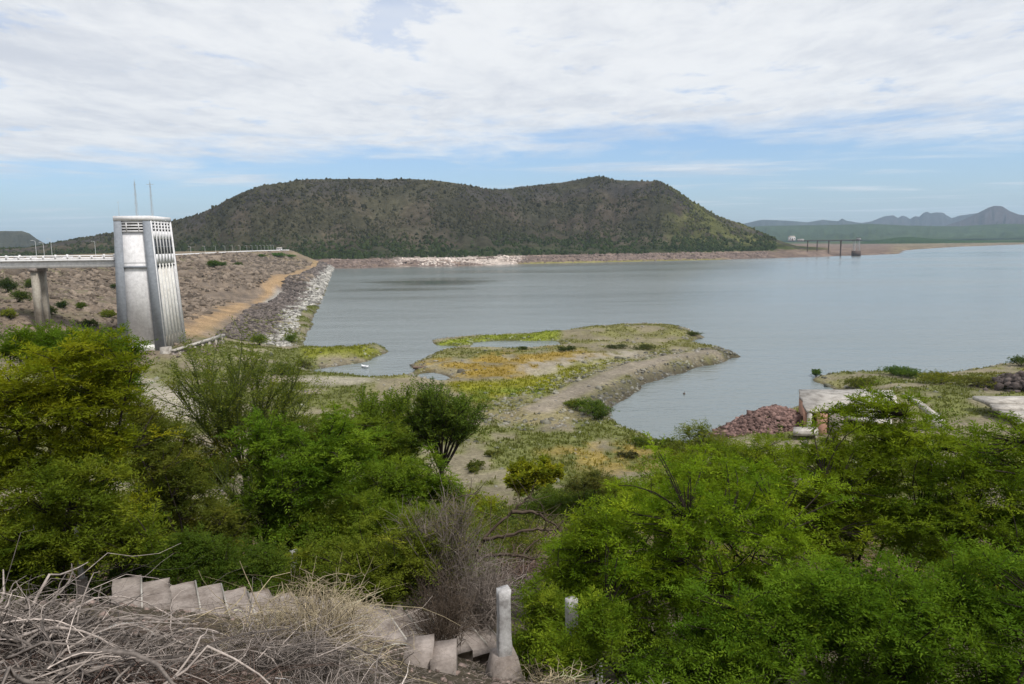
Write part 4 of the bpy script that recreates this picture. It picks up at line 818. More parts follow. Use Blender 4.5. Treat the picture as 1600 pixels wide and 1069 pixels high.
def tree(name, label, Y, lobes, base_px, ncl, col, seed, leaf=.082, nt=10, nl=16, cat='tree', group=None, bark='bark', trunk_r=.09, twl=.42, flat=.28, droop=.25, basez=None, nlimb=7, shell=.5):
    r = np.random.default_rng(seed); sc_ = Y/F; ncl = int(ncl*1.5); col = (1.66*col[0], 1.52*col[1], 1.2*col[2]); trunk_r *= .8; leaf *= 1.10
    B = PY(base_px, 800, Y); B = np.array([B[0], B[1], gz(B[0], B[1])-.1]) if basez is None else np.array([B[0], B[1], basez])
    e = empty(name, B, label=label, cat=cat, group=group)
    Lc = []; Lr = []
    for q in lobes:
        dy = q[4] if len(q) > 4 else 0; c_ = PY(q[0], q[1], Y+dy); Lc.append(c_-B); Lr.append((q[2]*sc_, max(.55, .8*q[2]*sc_), q[3]*sc_))
    Lc = np.array(Lc); Lr = np.array(Lr); vol = (Lr.prod(1))**.8; pick = r.choice(len(Lc), ncl, p=vol/vol.sum())
    u = unit(r.normal(0, 1, (ncl, 3))); u[:, 2] = np.where(u[:, 2] < -.3, u[:, 2]*.5, u[:, 2]); rad = r.uniform(0, 1, ncl)**shell
    CC = Lc[pick]+u*rad[:, None]*Lr[pick]*(1+.16*r.normal(0, 1, (ncl, 1)))
    # limbs
    cen = (Lc*vol[:, None]).sum(0)/vol.sum(); fork = np.array([cen[0]*.12, cen[1]*.12, max(.5, .30*cen[2])]); nodes = [np.linspace((0, 0, -.2), fork, 4)]; bm = MB()
    bm.tube(np.linspace((0, 0, -.3), fork, 4)+np.r_[np.zeros((1, 3)), r.normal(0, .03, (2, 3)), np.zeros((1, 3))], np.linspace(trunk_r*1.2, trunk_r*.85, 4), 7)
    tg = CC[r.choice(ncl, min(nlimb, ncl), replace=False)]
    for g in tg:
        n = 8; t_ = np.linspace(0, 1, n)[:, None]; mid = lerp(fork, g, .5)+r.normal(0, .28, 3)*np.linalg.norm(g-fork)*.45+[0, 0, -.05*np.linalg.norm(g-fork)]
        pl_ = (1-t_)**2*fork+2*t_*(1-t_)*mid+t_**2*g+r.normal(0, .035, (n, 3))*np.sin(np.pi*t_); bm.tube(pl_, np.linspace(trunk_r*.62, .012, n), 5); nodes.append(pl_)
    nod = np.concatenate(nodes); S = []
    for k in range(ncl):
        d = np.linalg.norm(nod-CC[k], axis=1)+np.where(nod[:, 2] > CC[k, 2]+.2, .8, 0); S.append(nod[d.argmin()])
    S = np.array(S); n = 5; t_ = np.linspace(0, 1, n)[None, :, None]; mid = lerp(S, CC, .5)+r.normal(0, .12, (ncl, 3))*np.linalg.norm(CC-S, axis=1)[:, None]
    P = (1-t_)**2*S[:, None]+2*t_*(1-t_)*mid[:, None]+t_**2*CC[:, None]; dist_ = np.linalg.norm(CC-S, axis=1)
    R_ = np.linspace(1, .35, n)[None]*np.clip(.008+.009*dist_, .006, .03)[:, None]; v, q = tubes_np(P, R_, 3); bm.add(v, q)
    # twigs
    O = np.repeat(CC, nt, 0)-np.repeat(unit(CC-S), nt, 0)*r.uniform(0, .35, (ncl*nt, 1))*twl; out = np.repeat(unit(CC-cen*[1, 1, .6]), nt, 0)
    Dr = out*.45+r.normal(0, 1, (ncl*nt, 3))*[1, 1, flat*1.6]; Dr[:, 2] += .12; Dr = unit(Dr); L = twl*r.uniform(.55, 1.25, ncl*nt)
    V = sprays(O, Dr, L, nl, leaf, leaf*.33, r, droop)
    leafmesh('crown', V, col, r, e, nt*nl)
    tw_n = ncl*nt; sel = r.choice(tw_n, tw_n//7, replace=False); t_ = np.linspace(0, 1, 3)[None, :, None]; Pt = O[sel][:, None]+Dr[sel][:, None]*L[sel][:, None, None]*t_; Pt[..., 2] -= droop*(t_[..., 0]**2)*L[sel][:, None]
    v, q = tubes_np(Pt, np.full((len(sel), 3), .0035*max(1, Y/14))*np.linspace(1, .5, 3)[None], 3); bm.add(v, q); bm.build('trunk', M[bark], e, smooth=True)
    return e
def broom(name, label, Y, base_px, base_py, top_py, spread_px, col, seed, nst=9, nsub=9, ntw=6, nl=14, leaf=.05, cat='tree', group=None, bark='greenbark', trunk_r=.06, lean=0.0, up=1.0, basez=None, leafy=1.0, low=.25):
    r = np.random.default_rng(seed); nsub = int(nsub*2.1); leaf *= 1.5; col = (1.5*col[0], 1.42*col[1], 1.2*col[2]); B = PY(base_px, base_py, Y); g = gz(B[0], B[1])-.1; zb_ = B[2] if basez is None else basez; e = empty(name, (B[0], B[1], g), label=label, cat=cat, group=group)
    fork = np.array([0, 0, max(zb_-g, .1)]); H = PY(base_px, top_py, Y)[2]-zb_; Sp = spread_px*Y/F; bm = MB()
    bm.tube([(0, 0, -.3), fork*.5+[r.normal(0, .05), 0, 0], fork], [trunk_r*1.3, trunk_r*1.1, trunk_r], 6); subO = []; subE = []
    for i in range(nst):
        th = 2*math.pi*(i+r.uniform(0, .6))/nst; k = r.uniform(.35, 1.0); E = np.array([math.cos(th)*Sp*k+lean*H, math.sin(th)*Sp*k*.8, 0])
        E[2] = fork[2]+H*math.sqrt(max(.12, 1-(k*.85)**2))*r.uniform(.8, 1.0); n = 9; t_ = np.linspace(0, 1, n)[:, None]; mid = lerp(fork, E, .45)*[1, 1, 1]+[0, 0, -.08*H]+r.normal(0, .05, 3)*H
        pl_ = (1-t_)**2*fork+2*t_*(1-t_)*mid+t_**2*E; bm.tube(pl_, np.linspace(trunk_r*.7, .010, n), 5)
        for q in range(nsub):
            a = r.uniform(low, .92); j = int(a*(n-1)); o = lerp(pl_[j], pl_[j+1], a*(n-1)-j); dirn = unit(pl_[min(j+1, n-1)]-pl_[max(j-1, 0)]); de = unit(dirn+r.normal(0, .42, 3)+[0, 0, .25*up])
            subO.append(o); subE.append(o+de*H*r.uniform(.2, .42)*(1.15-a*.5))
    O = np.array(subO); E = np.array(subE); n = 6; t_ = np.linspace(0, 1, n)[None, :, None]; mid = lerp(O, E, .5)+r.normal(0, .05, O.shape)*H*.3; P = (1-t_)**2*O[:, None]+2*t_*(1-t_)*mid[:, None]+t_**2*E[:, None]
    v, q = tubes_np(P, np.full((len(O), n), 1.0)*np.linspace(.016, .006, n)[None], 4); bm.add(v, q)
    ns = len(O); a = r.uniform(.15, 1, (ns, ntw)); TO = (1-a[..., None])**2*O[:, None]+2*a[..., None]*(1-a[..., None])*mid[:, None]+a[..., None]**2*E[:, None]; TO = TO.reshape(-1, 3)
    TD = unit(np.repeat(unit(E-O), ntw, 0)+r.normal(0, .5, (ns*ntw, 3))+[0, 0, .3*up]); L = H*r.uniform(.08, .2, len(TO))
    t4 = np.linspace(0, 1, 2)[None, :, None]; Pt = TO[:, None]+TD[:, None]*L[:, None, None]*t4; v, q = tubes_np(Pt, np.full((len(TO), 2), .0045)*np.linspace(1, .5, 2)[None], 3); bm.add(v, q); bm.build('trunk', M[bark], e, smooth=True)
    V = sprays(TO, TD, L, nl, leaf, leaf*.36*leafy, r, .02, .5); leafmesh('crown', V, col, r, e, nl*ntw); return e
def bush(name, label, P, w, h, col, seed, n=420, leaf=.3, cat='shrub', group=None):
    r = np.random.default_rng(seed); e = empty(name, P, label=label, cat=cat, group=group); nb = max(5, int(n/40))
    cl = unit(r.normal(0, 1, (nb, 3)))*r.uniform(.2, 1, (nb, 1))**.5*[w*.36, w*.36, h*.34]; cl[:, 2] = np.abs(cl[:, 2])+h*.32; k = r.integers(0, nb, n)
    O = cl[k]+r.normal(0, 1, (n, 3))*[w*.10, w*.10, h*.12]; O[:, 2] = np.maximum(O[:, 2], .05*h); D_ = unit(r.normal(0, 1, (n, 3))*[1, 1, .6]+[0, 0, .5]); L = r.uniform(.1, .3, n)*min(w, h)
    col = (1.3*col[0], 1.3*col[1], 1.1*col[2]); V = sprays(O, D_, L, 8, leaf, leaf*.5, r, .1); leafmesh('crown', V, col, r, e, 32); bm = MB()
    for q in cl[:8]: bm.tube([(0, 0, -.3), q*[.4, .4, .5], q], [.05*h/2, .035*h/2, .012*h/2], 4)
    bm.build('stems', M['bark'], e); return e
def drybush(name, label, P, w, h, n, seed, mt='drywood', rad=.006, arch=1.0, cat='dead bush', group=None, tangle=.35, seg=7, trunk=None):
    r = np.random.default_rng(seed); e = empty(name, P, label=label, cat=cat, group=group); th = r.uniform(0, 6.28, n); k = r.uniform(.15, 1, n)**.7
    O = np.stack([np.cos(th)*w*.22*r.uniform(0, 1, n), np.sin(th)*w*.22*r.uniform(0, 1, n), r.uniform(-.05, .25, n)*h], -1); th2 = th+r.normal(0, .7, n)
    E = np.stack([np.cos(th2)*w*.5*k, np.sin(th2)*w*.5*k, h*(1-.75*k**2)*r.uniform(.35, 1, n)], -1); mid = lerp(O, E, .55)+np.stack([r.normal(0, .12, n)*w, r.normal(0, .12, n)*w, arch*h*r.uniform(.1, .6, n)], -1)
    t_ = np.linspace(0, 1, seg)[None, :, None]; Pl = (1-t_)**2*O[:, None]+2*t_*(1-t_)*mid[:, None]+t_**2*E[:, None]; ph = r.uniform(0, 6.28, (n, 1, 3)); fq = r.uniform(3, 8, (n, 1, 1))
    Pl = Pl+np.sin(t_*fq+ph)*tangle*.12*h*t_; R_ = np.linspace(1, .4, seg)[None]*(rad*r.uniform(.5, 1.6, n))[:, None]; bm = MB(); v, q = tubes_np(Pl, R_, 3); bm.add(v, q)
    m = n; j = r.integers(0, n, m); a = r.integers(3, seg-1, m); o = Pl[j, a]; d = unit(r.normal(0, 1, (m, 3))+unit(E-O)[j]*.8+[0, 0, .1]); L = r.uniform(.08, .3, m)*h
    t4 = np.linspace(0, 1, 5)[None, :, None]; Pt = o[:, None]+d[:, None]*L[:, None, None]*t4+r.normal(0, .03, (m, 1, 3))*t4**2*h; v, q = tubes_np(Pt, np.full((m, 5), rad*.6)*np.linspace(1, .5, 5)[None], 3); bm.add(v, q); bm.build('stems', M[mt], e); return e
G_RT = 'mesquite trees below the steps'
# right-hand thicket
tree('mesquite_tree', 'broad bright green mesquite tree behind the half hidden post', 13.6, [(1010, 900, 150, 130), (1120, 800, 170, 100), (960, 990, 90, 70), (1160, 930, 150, 120, -.4)], 1080, 330, (.088, .148, .012), 1, nlimb=11)
tree('mesquite_tree', 'mesquite tree with sparse feathery top in front of the ruined building', 16.5, [(1290, 740, 110, 70), (1400, 700, 130, 75), (1340, 800, 170, 80), (1370, 640, 70, 40), (1250, 820, 110, 80)], 1350, 330, (.086, .132, .012), 2, nlimb=11, leaf=.09)
tree('mesquite_tree', 'mesquite tree with open crown below the broken ramp', 15.0, [(1530, 740, 110, 85), (1590, 830, 130, 110), (1480, 830, 110, 90), (1640, 720, 90, 70)], 1560, 300, (.075, .122, .012), 3, nlimb=11)
tree('mesquite_tree', 'low deep green mesquite tree at the foot of the slope', 11.4, [(1180, 1010, 130, 90), (1300, 960, 130, 90), (1080, 1060, 110, 60)], 1190, 300, (.066, .125, .013), 4, nlimb=9, leaf=.078)
tree('mesquite_tree', 'dark green mesquite tree with layered sprays of leaves', 10.6, [(1430, 970, 140, 90), (1560, 960, 130, 100), (1400, 1070, 140, 60), (1590, 1070, 110, 70)], 1480, 320, (.058, .112, .012), 5, nlimb=9, leaf=.075)
# left-hand thicket
tree('mesquite_tree', 'tall yellow-green mesquite tree in front of the bridge', 13.6, [(70, 620, 140, 80), (150, 570, 70, 45), (30, 720, 100, 90), (150, 690, 80, 80), (60, 840, 100, 80), (170, 810, 60, 80)], 60, 380, (.098, .126, .010), 11, nlimb=12, trunk_r=.12)
tree('mesquite_tree', 'deep green mesquite tree touching the base of the tower', 17.0, [(150, 550, 70, 32), (60, 545, 70, 30), (190, 600, 40, 40)], 120, 120, (.055, .10, .012), 12, nlimb=7)
tree('mesquite_tree', 'dull olive mesquite tree beside the feathery palo verde', 17.5, [(270, 760, 75, 90), (230, 690, 50, 50), (330, 830, 70, 60), (250, 850, 60, 50)], 290, 200, (.060, .080, .016), 13, nlimb=8, leaf=.085)
tree('mesquite_tree', 'low dark mesquite below the tall yellow-green one', 12.6, [(60, 850, 110, 70), (180, 840, 70, 70), (110, 760, 90, 50), (10, 900, 70, 50)], 90, 210, (.066, .098, .012), 51, nlimb=8, trunk_r=.06)
tree('mesquite_tree', 'hazy olive mesquite between the tall tree and the palo verde', 20.0, [(255, 720, 70, 60), (215, 650, 35, 45), (330, 740, 50, 50), (260, 820, 70, 60)], 260, 190, (.072, .088, .018), 52, leaf=.10)
tree('mesquite_tree', 'wide green mesquite behind the fine-leaved palo verde', 24.0, [(520, 680, 70, 45), (450, 690, 50, 40), (590, 700, 60, 50), (500, 760, 90, 50)], 520, 200, (.070, .108, .015), 53, leaf=.115)
tree('mesquite_tree', 'green mesquite between the dead branches and the olive shrub', 18.5, [(600, 830, 80, 55), (520, 830, 70, 55), (680, 830, 40, 45)], 590, 190, (.072, .112, .014), 54, leaf=.095)
tree('mesquite_tree', 'light green mesquite filling the slope beside the dead tree', 17.5, [(930, 850, 60, 50), (900, 900, 50, 50), (1000, 800, 70, 50)], 940, 130, (.09, .138, .013), 55, leaf=.09)
broom('palo_verde_tree', 'slender palo verde tree with upswept feathery branches by the tower', 21.0, 383, 745, 535, 118, (.085, .115, .020), 14, nst=11, nsub=10, ntw=7, nl=12, leaf=.065, lean=-.03)
broom('palo_verde_tree', 'thin leaning palo verde with bare yellowish stems', 19.0, 420, 870, 690, 90, (.08, .12, .016), 15, nst=8, nsub=8, ntw=6, lean=-.12)
tree('mesquite_tree', 'bright green rounded mesquite in the middle of the thicket', 19.0, [(480, 740, 90, 70), (420, 690, 50, 40), (540, 700, 60, 50), (430, 800, 80, 60)], 470, 240, (.068, .125, .014), 16, leaf=.095)
broom('palo_verde_tree', 'fine-leaved palo verde beside the dark-stemmed one', 27.0, 610, 760, 604, 95, (.075, .118, .016), 17, nst=11, nsub=10, ntw=7, nl=12, leaf=.085, leafy=1.3)
broom('palo_verde_tree', 'dark-stemmed palo verde spreading its fan above the grassy flat', 25.0, 690, 735, 604, 72, (.06, .10, .018), 18, nst=13, nsub=9, ntw=6, nl=12, leaf=.075, bark='bark', trunk_r=.09, leafy=1.2, low=.4)
tree('mesquite_tree', 'green mesquite below the fan-shaped palo verde', 21.0, [(640, 760, 85, 55), (570, 790, 80, 60), (690, 800, 50, 50)], 630, 220, (.070, .118, .014), 19, leaf=.10)
tree('mesquite_tree', 'lower olive-green mesquite behind the straw-coloured stems', 15.0, [(560, 900, 95, 75), (640, 870, 60, 70), (480, 900, 60, 60), (600, 970, 70, 50)], 560, 230, (.075, .105, .016), 20)
tree('mesquite_tree', 'small dark mesquite shading the bank above the steps', 14.0, [(300, 880, 70, 45), (390, 890, 60, 40), (230, 880, 50, 40)], 310, 110, (.040, .070, .012), 21, leaf=.078)
broom('bare_bush', 'greyish bush with few leaves beside the dead branches', 15.5, 690, 1000, 790, 80, (.085, .090, .035), 22, nst=12, nsub=10, ntw=7, nl=4, leaf=.05, bark='drywood', cat='shrub', trunk_r=.03)
tree('mesquite_tree', 'rounded mesquite between the whitewashed post and the broad bright tree', 14.2, [(905, 890, 60, 55), (880, 960, 45, 55), (930, 830, 50, 40)], 905, 110, (.078, .128, .013), 57, nlimb=6, trunk_r=.06)
tree('mesquite_tree', 'young mesquite sprays in front of the half hidden post', 11.5, [(935, 975, 40, 40), (905, 1030, 45, 28), (870, 1010, 25, 30)], 930, 55, (.078, .128, .013), 56, nlimb=5, trunk_r=.04)
tree('mesquite_tree', 'small leafy mesquite beside the whitewashed post', 12.8, [(850, 960, 45, 60), (830, 1020, 40, 40)], 850, 60, (.072, .115, .013), 23, nlimb=5)
broom('yellow_shrub', 'bright yellow-green shrub at the edge of the grassy flat', 46.0, 835, 775, 722, 55, (.13, .155, .014), 24, nst=16, nsub=9, ntw=6, nl=10, leaf=.16, cat='shrub', bark='greenbark', trunk_r=.04, leafy=1.6)
tree('mesquite_tree', 'dark round mesquite beside the small forked tree', 38.0, [(880, 790, 65, 28), (930, 780, 55, 24), (840, 800, 35, 20)], 890, 150, (.045, .075, .015), 25, leaf=.12, twl=.8, trunk_r=.08)
tree('mesquite_tree', 'small forked tree with a dark trunk and flat crown', 36.0, [(932, 752, 30, 12), (905, 760, 25, 12), (955, 765, 25, 14)], 932, 50, (.07, .085, .028), 26, leaf=.11, twl=.6, trunk_r=.12)
tree('mesquite_tree', 'feathery grey-green mesquite near the rubble heap', 26.0, [(1090, 690, 36, 26), (1070, 720, 40, 25), (1130, 705, 35, 22)], 1090, 60, (.085, .115, .022), 27, leaf=.08, twl=.6)
tree('mesquite_tree', 'low green mesquite between the cove and the thicket', 24.0, [(1150, 720, 80, 28), (1220, 705, 60, 25), (1060, 740, 70, 28), (1110, 760, 90, 30), (1000, 770, 50, 25)], 1110, 220, (.085, .130, .014), 28, leaf=.085, twl=.55)
# dead wood in the middle
def deadtree(name, label, Y, base, limbs, rr):
    B = PY(base[0], base[1], Y); g = gz(B[0], B[1]); e = empty(name, (B[0], B[1], g), label=label, cat='dead tree'); r = np.random.default_rng(int(base[0])); O_ = np.array([B[0], B[1], g])
    for lb in limbs:
        P = np.array([PY(a, b, Y+d) for a, b, d in lb])-O_; t_ = np.linspace(0, 1, len(P)); tt2 = np.linspace(0, 1, len(P)*4); Pq = np.stack([np.interp(tt2, t_, P[:, k]) for k in range(3)], -1)
        k5 = np.ones(5)/5; Ps = Pq.copy(); Ps[2:-2] = np.stack([np.convolve(Pq[:, k], k5, 'valid') for k in range(3)], -1); Ps[1:-1] += r.normal(0, .02, (len(Ps)-2, 3)); mb = MB(); mb.tube(Ps, np.linspace(rr, rr*.25, len(Ps)), 5)
        m = 26; j = r.integers(3, len(Ps), m); d = unit(r.normal(0, 1, (m, 3))+unit(Ps[-1]-Ps[0])*.8); L = r.uniform(.2, .9, m); t5 = np.linspace(0, 1, 6)[None, :, None]
        Pt = Ps[j][:, None]+d[:, None]*L[:, None, None]*t5+r.normal(0, .12, (m, 1, 3))*t5**2; v, q = tubes_np(Pt, np.full((m, 6), rr*.22)*np.linspace(1, .35, 6)[None], 3); mb.add(v, q); mb.build('branch', M['deadwood'], e)
    return e
deadtree('dead_tree', 'fallen dark dead tree arching over the reddish scree', 18.0, (745, 900), [[(745, 870, 0), (755, 840, 0), (775, 820, .2), (800, 800, .3), (815, 785, .3), (830, 775, .3)], [(755, 842, 0), (790, 838, -.1), (830, 826, -.2), (865, 828, -.2), (882, 834, -.2)], [(800, 800, .2), (835, 798, .2), (855, 812, .1), (880, 832, 0)], [(745, 870, 0), (790, 865, -.2), (840, 875, -.3), (878, 868, -.4)]], .055)
deadtree('dead_tree', 'dark bent dead branches at the edge of the green thicket', 16.5, (660, 850), [[(655, 850, 0), (685, 820, 0), (690, 800, 0), (700, 780, 0), (740, 772, .1)], [(660, 845, 0), (690, 835, .1), (700, 815, .1), (720, 800, .2)], [(640, 930, 0), (635, 880, 0), (640, 850, 0), (655, 840, 0)]], .045)
def at(px, py, Y): p = PY(px, py, Y); return (p[0], p[1], gz(p[0], p[1]))
drybush('dead_bush', 'grey-brown leafless bush below the fallen dead tree', at(740, 900, 15.0), 2.2, 2.6, 620, 31, 'drywood', .007, .6)
drybush('dead_bush', 'brown leafless bush between the olive mesquite and the post', at(690, 960, 13.4), 1.7, 2.0, 260, 32, 'deadwood', .006, .6)
def heap(name, label, P, w, d, h, n, seed, mt='drywood', rad=.006, L=1.0, cat='dead bush'):
    r = np.random.default_rng(seed); e = empty(name, P, label=label, cat=cat); seg = 7
    x = r.normal(0, .3, n)*w; y = r.normal(0, .3, n)*d; th = r.uniform(0, 6.28, n); el = r.uniform(-.15, .6, n); ln = L*r.gamma(3, .33, n)/seg; p = np.stack([x, y, r.uniform(.02, .5, n)*h], -1); pts = [p]; dth = r.normal(0, .22, n); de = r.normal(-.10, .12, n)
    base = ground_h(P[0]+x, P[1]+y)-P[2]; p[:, 2] += base; tall = r.uniform(0, 1, n)**3*2
    for k in range(seg-1):
        th = th+dth+r.normal(0, .16, n); el = el+de+r.normal(0, .10, n); q = p+np.stack([np.cos(th)*np.cos(el), np.sin(th)*np.cos(el), np.sin(el)], -1)*ln[:, None]
        g = ground_h(P[0]+q[:, 0], P[1]+q[:, 1])-P[2]+.02; low = q[:, 2] < g; q[:, 2] = np.maximum(q[:, 2], g); el = np.where(low, np.abs(el)*.5, el); el = np.where(q[:, 2] > g+h*(.8+.5*tall), -np.abs(el)*.6, el); pts.append(q); p = q
    R_ = np.linspace(1, .35, seg)[None]*(rad*r.gamma(2.2, .45, n))[:, None]; v, q = tubes_np(np.stack(pts, 1), R_, 3)
    bc = dict(drywood=(.21, .18, .16), deadwood=(.10, .068, .055), straw=(.34, .28, .18))[mt]; newmesh('stems', v, q, M['brush'], e, np.repeat(np.clip(np.array(bc)[None]*r.gamma(3, .33, (n, 1)), .015, .6), seg*3, 0)); return e
heap('dead_branches', 'tangled grey dry branches heaped beside the top step', at(30, 1010, 8.4), 1.5, 1.2, .5, 420, 33, 'drywood', .0095, 1.2)
heap('dead_branches', 'thick grey fallen branches below the tangled heap', at(110, 1075, 7.2), 1.8, .9, .35, 260, 39, 'drywood', .011, 1.2)
heap('dead_twigs', 'heap of grey twigs covering the slope below the steps', at(230, 1035, 8.3), 2.4, 1.2, .28, 620, 34, 'drywood', .005, .8)
heap('dead_twigs', 'brown twig mat at the foot of the grey twig heap', at(300, 1075, 7.2), 1.8, .8, .22, 420, 40, 'deadwood', .005, .7)
heap('dead_twigs', 'dense grey-brown twig mound at the foot of the straw stems', at(460, 1030, 8.8), 1.35, .9, .75, 1000, 35, 'drywood', .0042, .8)
heap('dead_twigs', 'fine grey twig tangle spreading under the twig mound', at(540, 1065, 7.7), 1.3, .8, .3, 520, 41, 'drywood', .004, .7)
drybush('dry_stems', 'pale straw-coloured arching stems growing over the steps', at(495, 985, 9.8), 2.3, 1.05, 330, 36, 'straw', .0055, 1.5, tangle=1.3)
heap('dead_twigs', 'straw-coloured dry twigs at the base of the arching stems', at(480, 985, 9.9), 1.7, .9, .75, 900, 42, 'straw', .0045, .9)
heap('dead_twigs', 'low dark twig tangle under the small dark mesquite', at(310, 920, 12.8), 3.0, 1.2, .5, 420, 37, 'drywood', .005, 1.0)
heap('dead_twigs', 'small dry twigs at the foot of the bright mesquite', at(865, 1050, 10.6), .7, .5, .3, 160, 38, 'straw', .004, .5)
heap('dead_twigs', 'brown brush heap on the reddish scree behind the dead tree', at(800, 850, 24.0), 5.0, 4.0, 1.2, 1100, 43, 'deadwood', .012, 1.8)
heap('dead_twigs', 'grey brush beside the fallen dead tree', at(745, 845, 19.0), 2.6, 2.0, 1.4, 800, 44, 'drywood', .007, 1.5)
heap('dead_twigs', 'grey-brown brush above the reddish scree', at(760, 790, 30.0), 6.0, 4.0, 1.2, 900, 45, 'deadwood', .014, 2.0)
# litter under the brush
n = 3500; rr_ = rng.uniform(5.5, 15, n); aa = np.radians(rng.uniform(-40, 12, n)); xx = rr_*np.sin(aa); yy = rr_*np.cos(aa); th = rng.uniform(0, 6.28, n); L = rng.uniform(.04, .22, n); zz = ground_h(xx, yy)
dv = np.stack([np.cos(th), np.sin(th), rng.normal(0, .25, n)], -1)*L[:, None]; O = np.c_[xx, yy, zz+.02]; P = np.stack([O, O+dv*.5+[0, 0, .02], O+dv], 1); v, q = tubes_np(P, np.full((n, 3), .0035), 3)
tag(newmesh('twig_litter', v, q, M['drywood']), 'dry twig litter on the ground by the steps', 'litter', kind='stuff')
n = 1800; rr_ = rng.uniform(5.5, 14, n); aa = np.radians(rng.uniform(-40, 15, n)); xx = rr_*np.sin(aa); yy = rr_*np.cos(aa)
tag(rocks('gravel', np.c_[xx, yy, ground_h(xx, yy)], rng.gamma(2, .025, n)+.02, np.array([[.20, .15, .13]])*rng.uniform(.5, 1.5, (n, 1))), 'small stones on the bare earth by the steps', 'gravel', kind='stuff')
# shrubs on the dam face, the abutment and the banks
G = 'shrubs on the dam face'
for i, (px, py, w, h, cl, lb) in enumerate([(333, 418, 9, 5, (.05, .085, .018), 'dark round shrub on the dam face below the crest parapet'), (346, 418, 8, 4.2, (.045, .08, .018), 'darker shrub touching the round one on the dam face'), (372, 417, 8, 4, (.06, .085, .025), 'olive shrub on the dam face beside the dark pair'),
    (405, 402, 16, 3.5, (.06, .10, .02), 'wide low shrub below the crest lamps'), (432, 401, 22, 4.5, (.055, .115, .018), 'bright green thicket on the dam face below the white hut'), (452, 402, 18, 3.5, (.05, .10, .02), 'green shrub at the end of the dam face'),
    (12, 458, 7, 5.0, (.03, .05, .014), 'dark green shrub under the bridge away from the pier'), (48, 450, 6.0, 4.0, (.055, .085, .015), 'green shrub under the bridge beside the pier'), (28, 472, 6, 3.2, (.05, .075, .016), 'olive shrub on the rocks below the dark green one'),
    (76, 492, 3.6, 2.6, (.05, .07, .018), 'shrub at the foot of the bridge pier'), (98, 482, 4.0, 2.2, (.032, .055, .014), 'low dark shrub next to the pier foot'), (128, 484, 4.0, 2.6, (.055, .08, .018), 'round olive shrub between the pier and tower'), (180, 452, 3.5, 3.0, (.04, .065, .016), 'shrub growing behind the tower under the bridge'),
    (15, 500, 4.5, 3.2, (.12, .145, .02), 'yellow-green shrub at the edge of the abutment rocks'), (170, 498, 5, 2.6, (.10, .125, .015), 'yellowish shrub in front of the tower base'), (140, 512, 5, 2.2, (.045, .065, .016), 'dark shrub below the yellowish one near the tower')]):
    p = hit(px, py); bush('shrub', lb, (p[0], p[1], p[2]-.1), w, h, cl, 60+i, n=int(100+15*w*h), leaf=.32 if w < 8 else .5, group=G)
G = 'shrubs on the banks'
for i, (px, py, w, h, cl, lb) in enumerate([(925, 648, 6.5, 3.0, (.06, .095, .016), 'green shrub on the bank at the landward end of the dike'), (897, 640, 4.5, 1.8, (.085, .11, .02), 'paler low shrub beside the bank shrub on the dike'), (940, 655, 3, 1.6, (.045, .07, .015), 'small dark shrub hanging over the cove bank'),
    (885, 548, 6, 1.4, (.035, .05, .018), 'dark low shrub on the crest of the peninsula'), (965, 545, 7, 1.4, (.05, .06, .03), 'grey-green low shrub on the middle of the peninsula'), (1010, 547, 8, 1.7, (.06, .07, .03), 'wide olive shrub near the tip of the peninsula'), (1085, 525, 5, 1.6, (.05, .065, .02), 'shrub at the outer corner of the peninsula'), (820, 546, 4, 1.0, (.045, .06, .02), 'tiny dark shrub by the long pond'),
    (1275, 589, 2.2, 2.0, (.05, .09, .018), 'lone green shrub on the tip of the far bank'), (1395, 586, 6, 2.4, (.05, .09, .018), 'green shrub on the bank behind the ruined roof slab'), (1420, 590, 5, 2.2, (.06, .10, .018), 'second green shrub on the bank behind the ruins'), (1340, 605, 7, 2.6, (.08, .095, .02), 'olive shrub between the ruins and the far bank'), (1470, 600, 10, 2.6, (.10, .115, .02), 'yellowish scrub on the far bank'), (1530, 605, 9, 2.2, (.09, .095, .025), 'brown-green scrub above the broken ramp'), (1595, 572, 6, 2.4, (.05, .075, .018), 'dark green shrub on the outer bank'),
    (1000, 697, 5, 1.2, (.07, .095, .018), 'low green brush at the head of the cove'), (1045, 700, 5, 1.5, (.075, .10, .018), 'green brush on the cove shore by the thicket'), (440, 585, 7, 3.2, (.075, .10, .022), 'green brush at the root of the small spit'), (475, 575, 4, 2.2, (.08, .085, .03), 'olive brush on the rocks of the small spit'), (405, 540, 6, 3.4, (.08, .115, .018), 'green brush at the foot of the riprap'), (455, 535, 5, 2.8, (.07, .11, .018), 'green brush where the riprap meets the spit'), (745, 735, 3, 1.2, (.07, .085, .02), 'small olive shrub on the grassy flat'), (770, 712, 2, .8, (.08, .09, .025), 'tiny shrub on the pale gravel flat'), (980, 715, 2.5, .9, (.06, .06, .03), 'small grey shrub on the orange grass by the cove')]):
    p = hit(px, py); bush('shrub', lb, (p[0], p[1], p[2]-.1), w, h, cl, 90+i, n=int(120+20*w*h), leaf=.26, group=G)
G = 'undergrowth shrubs between the mesquite trees'
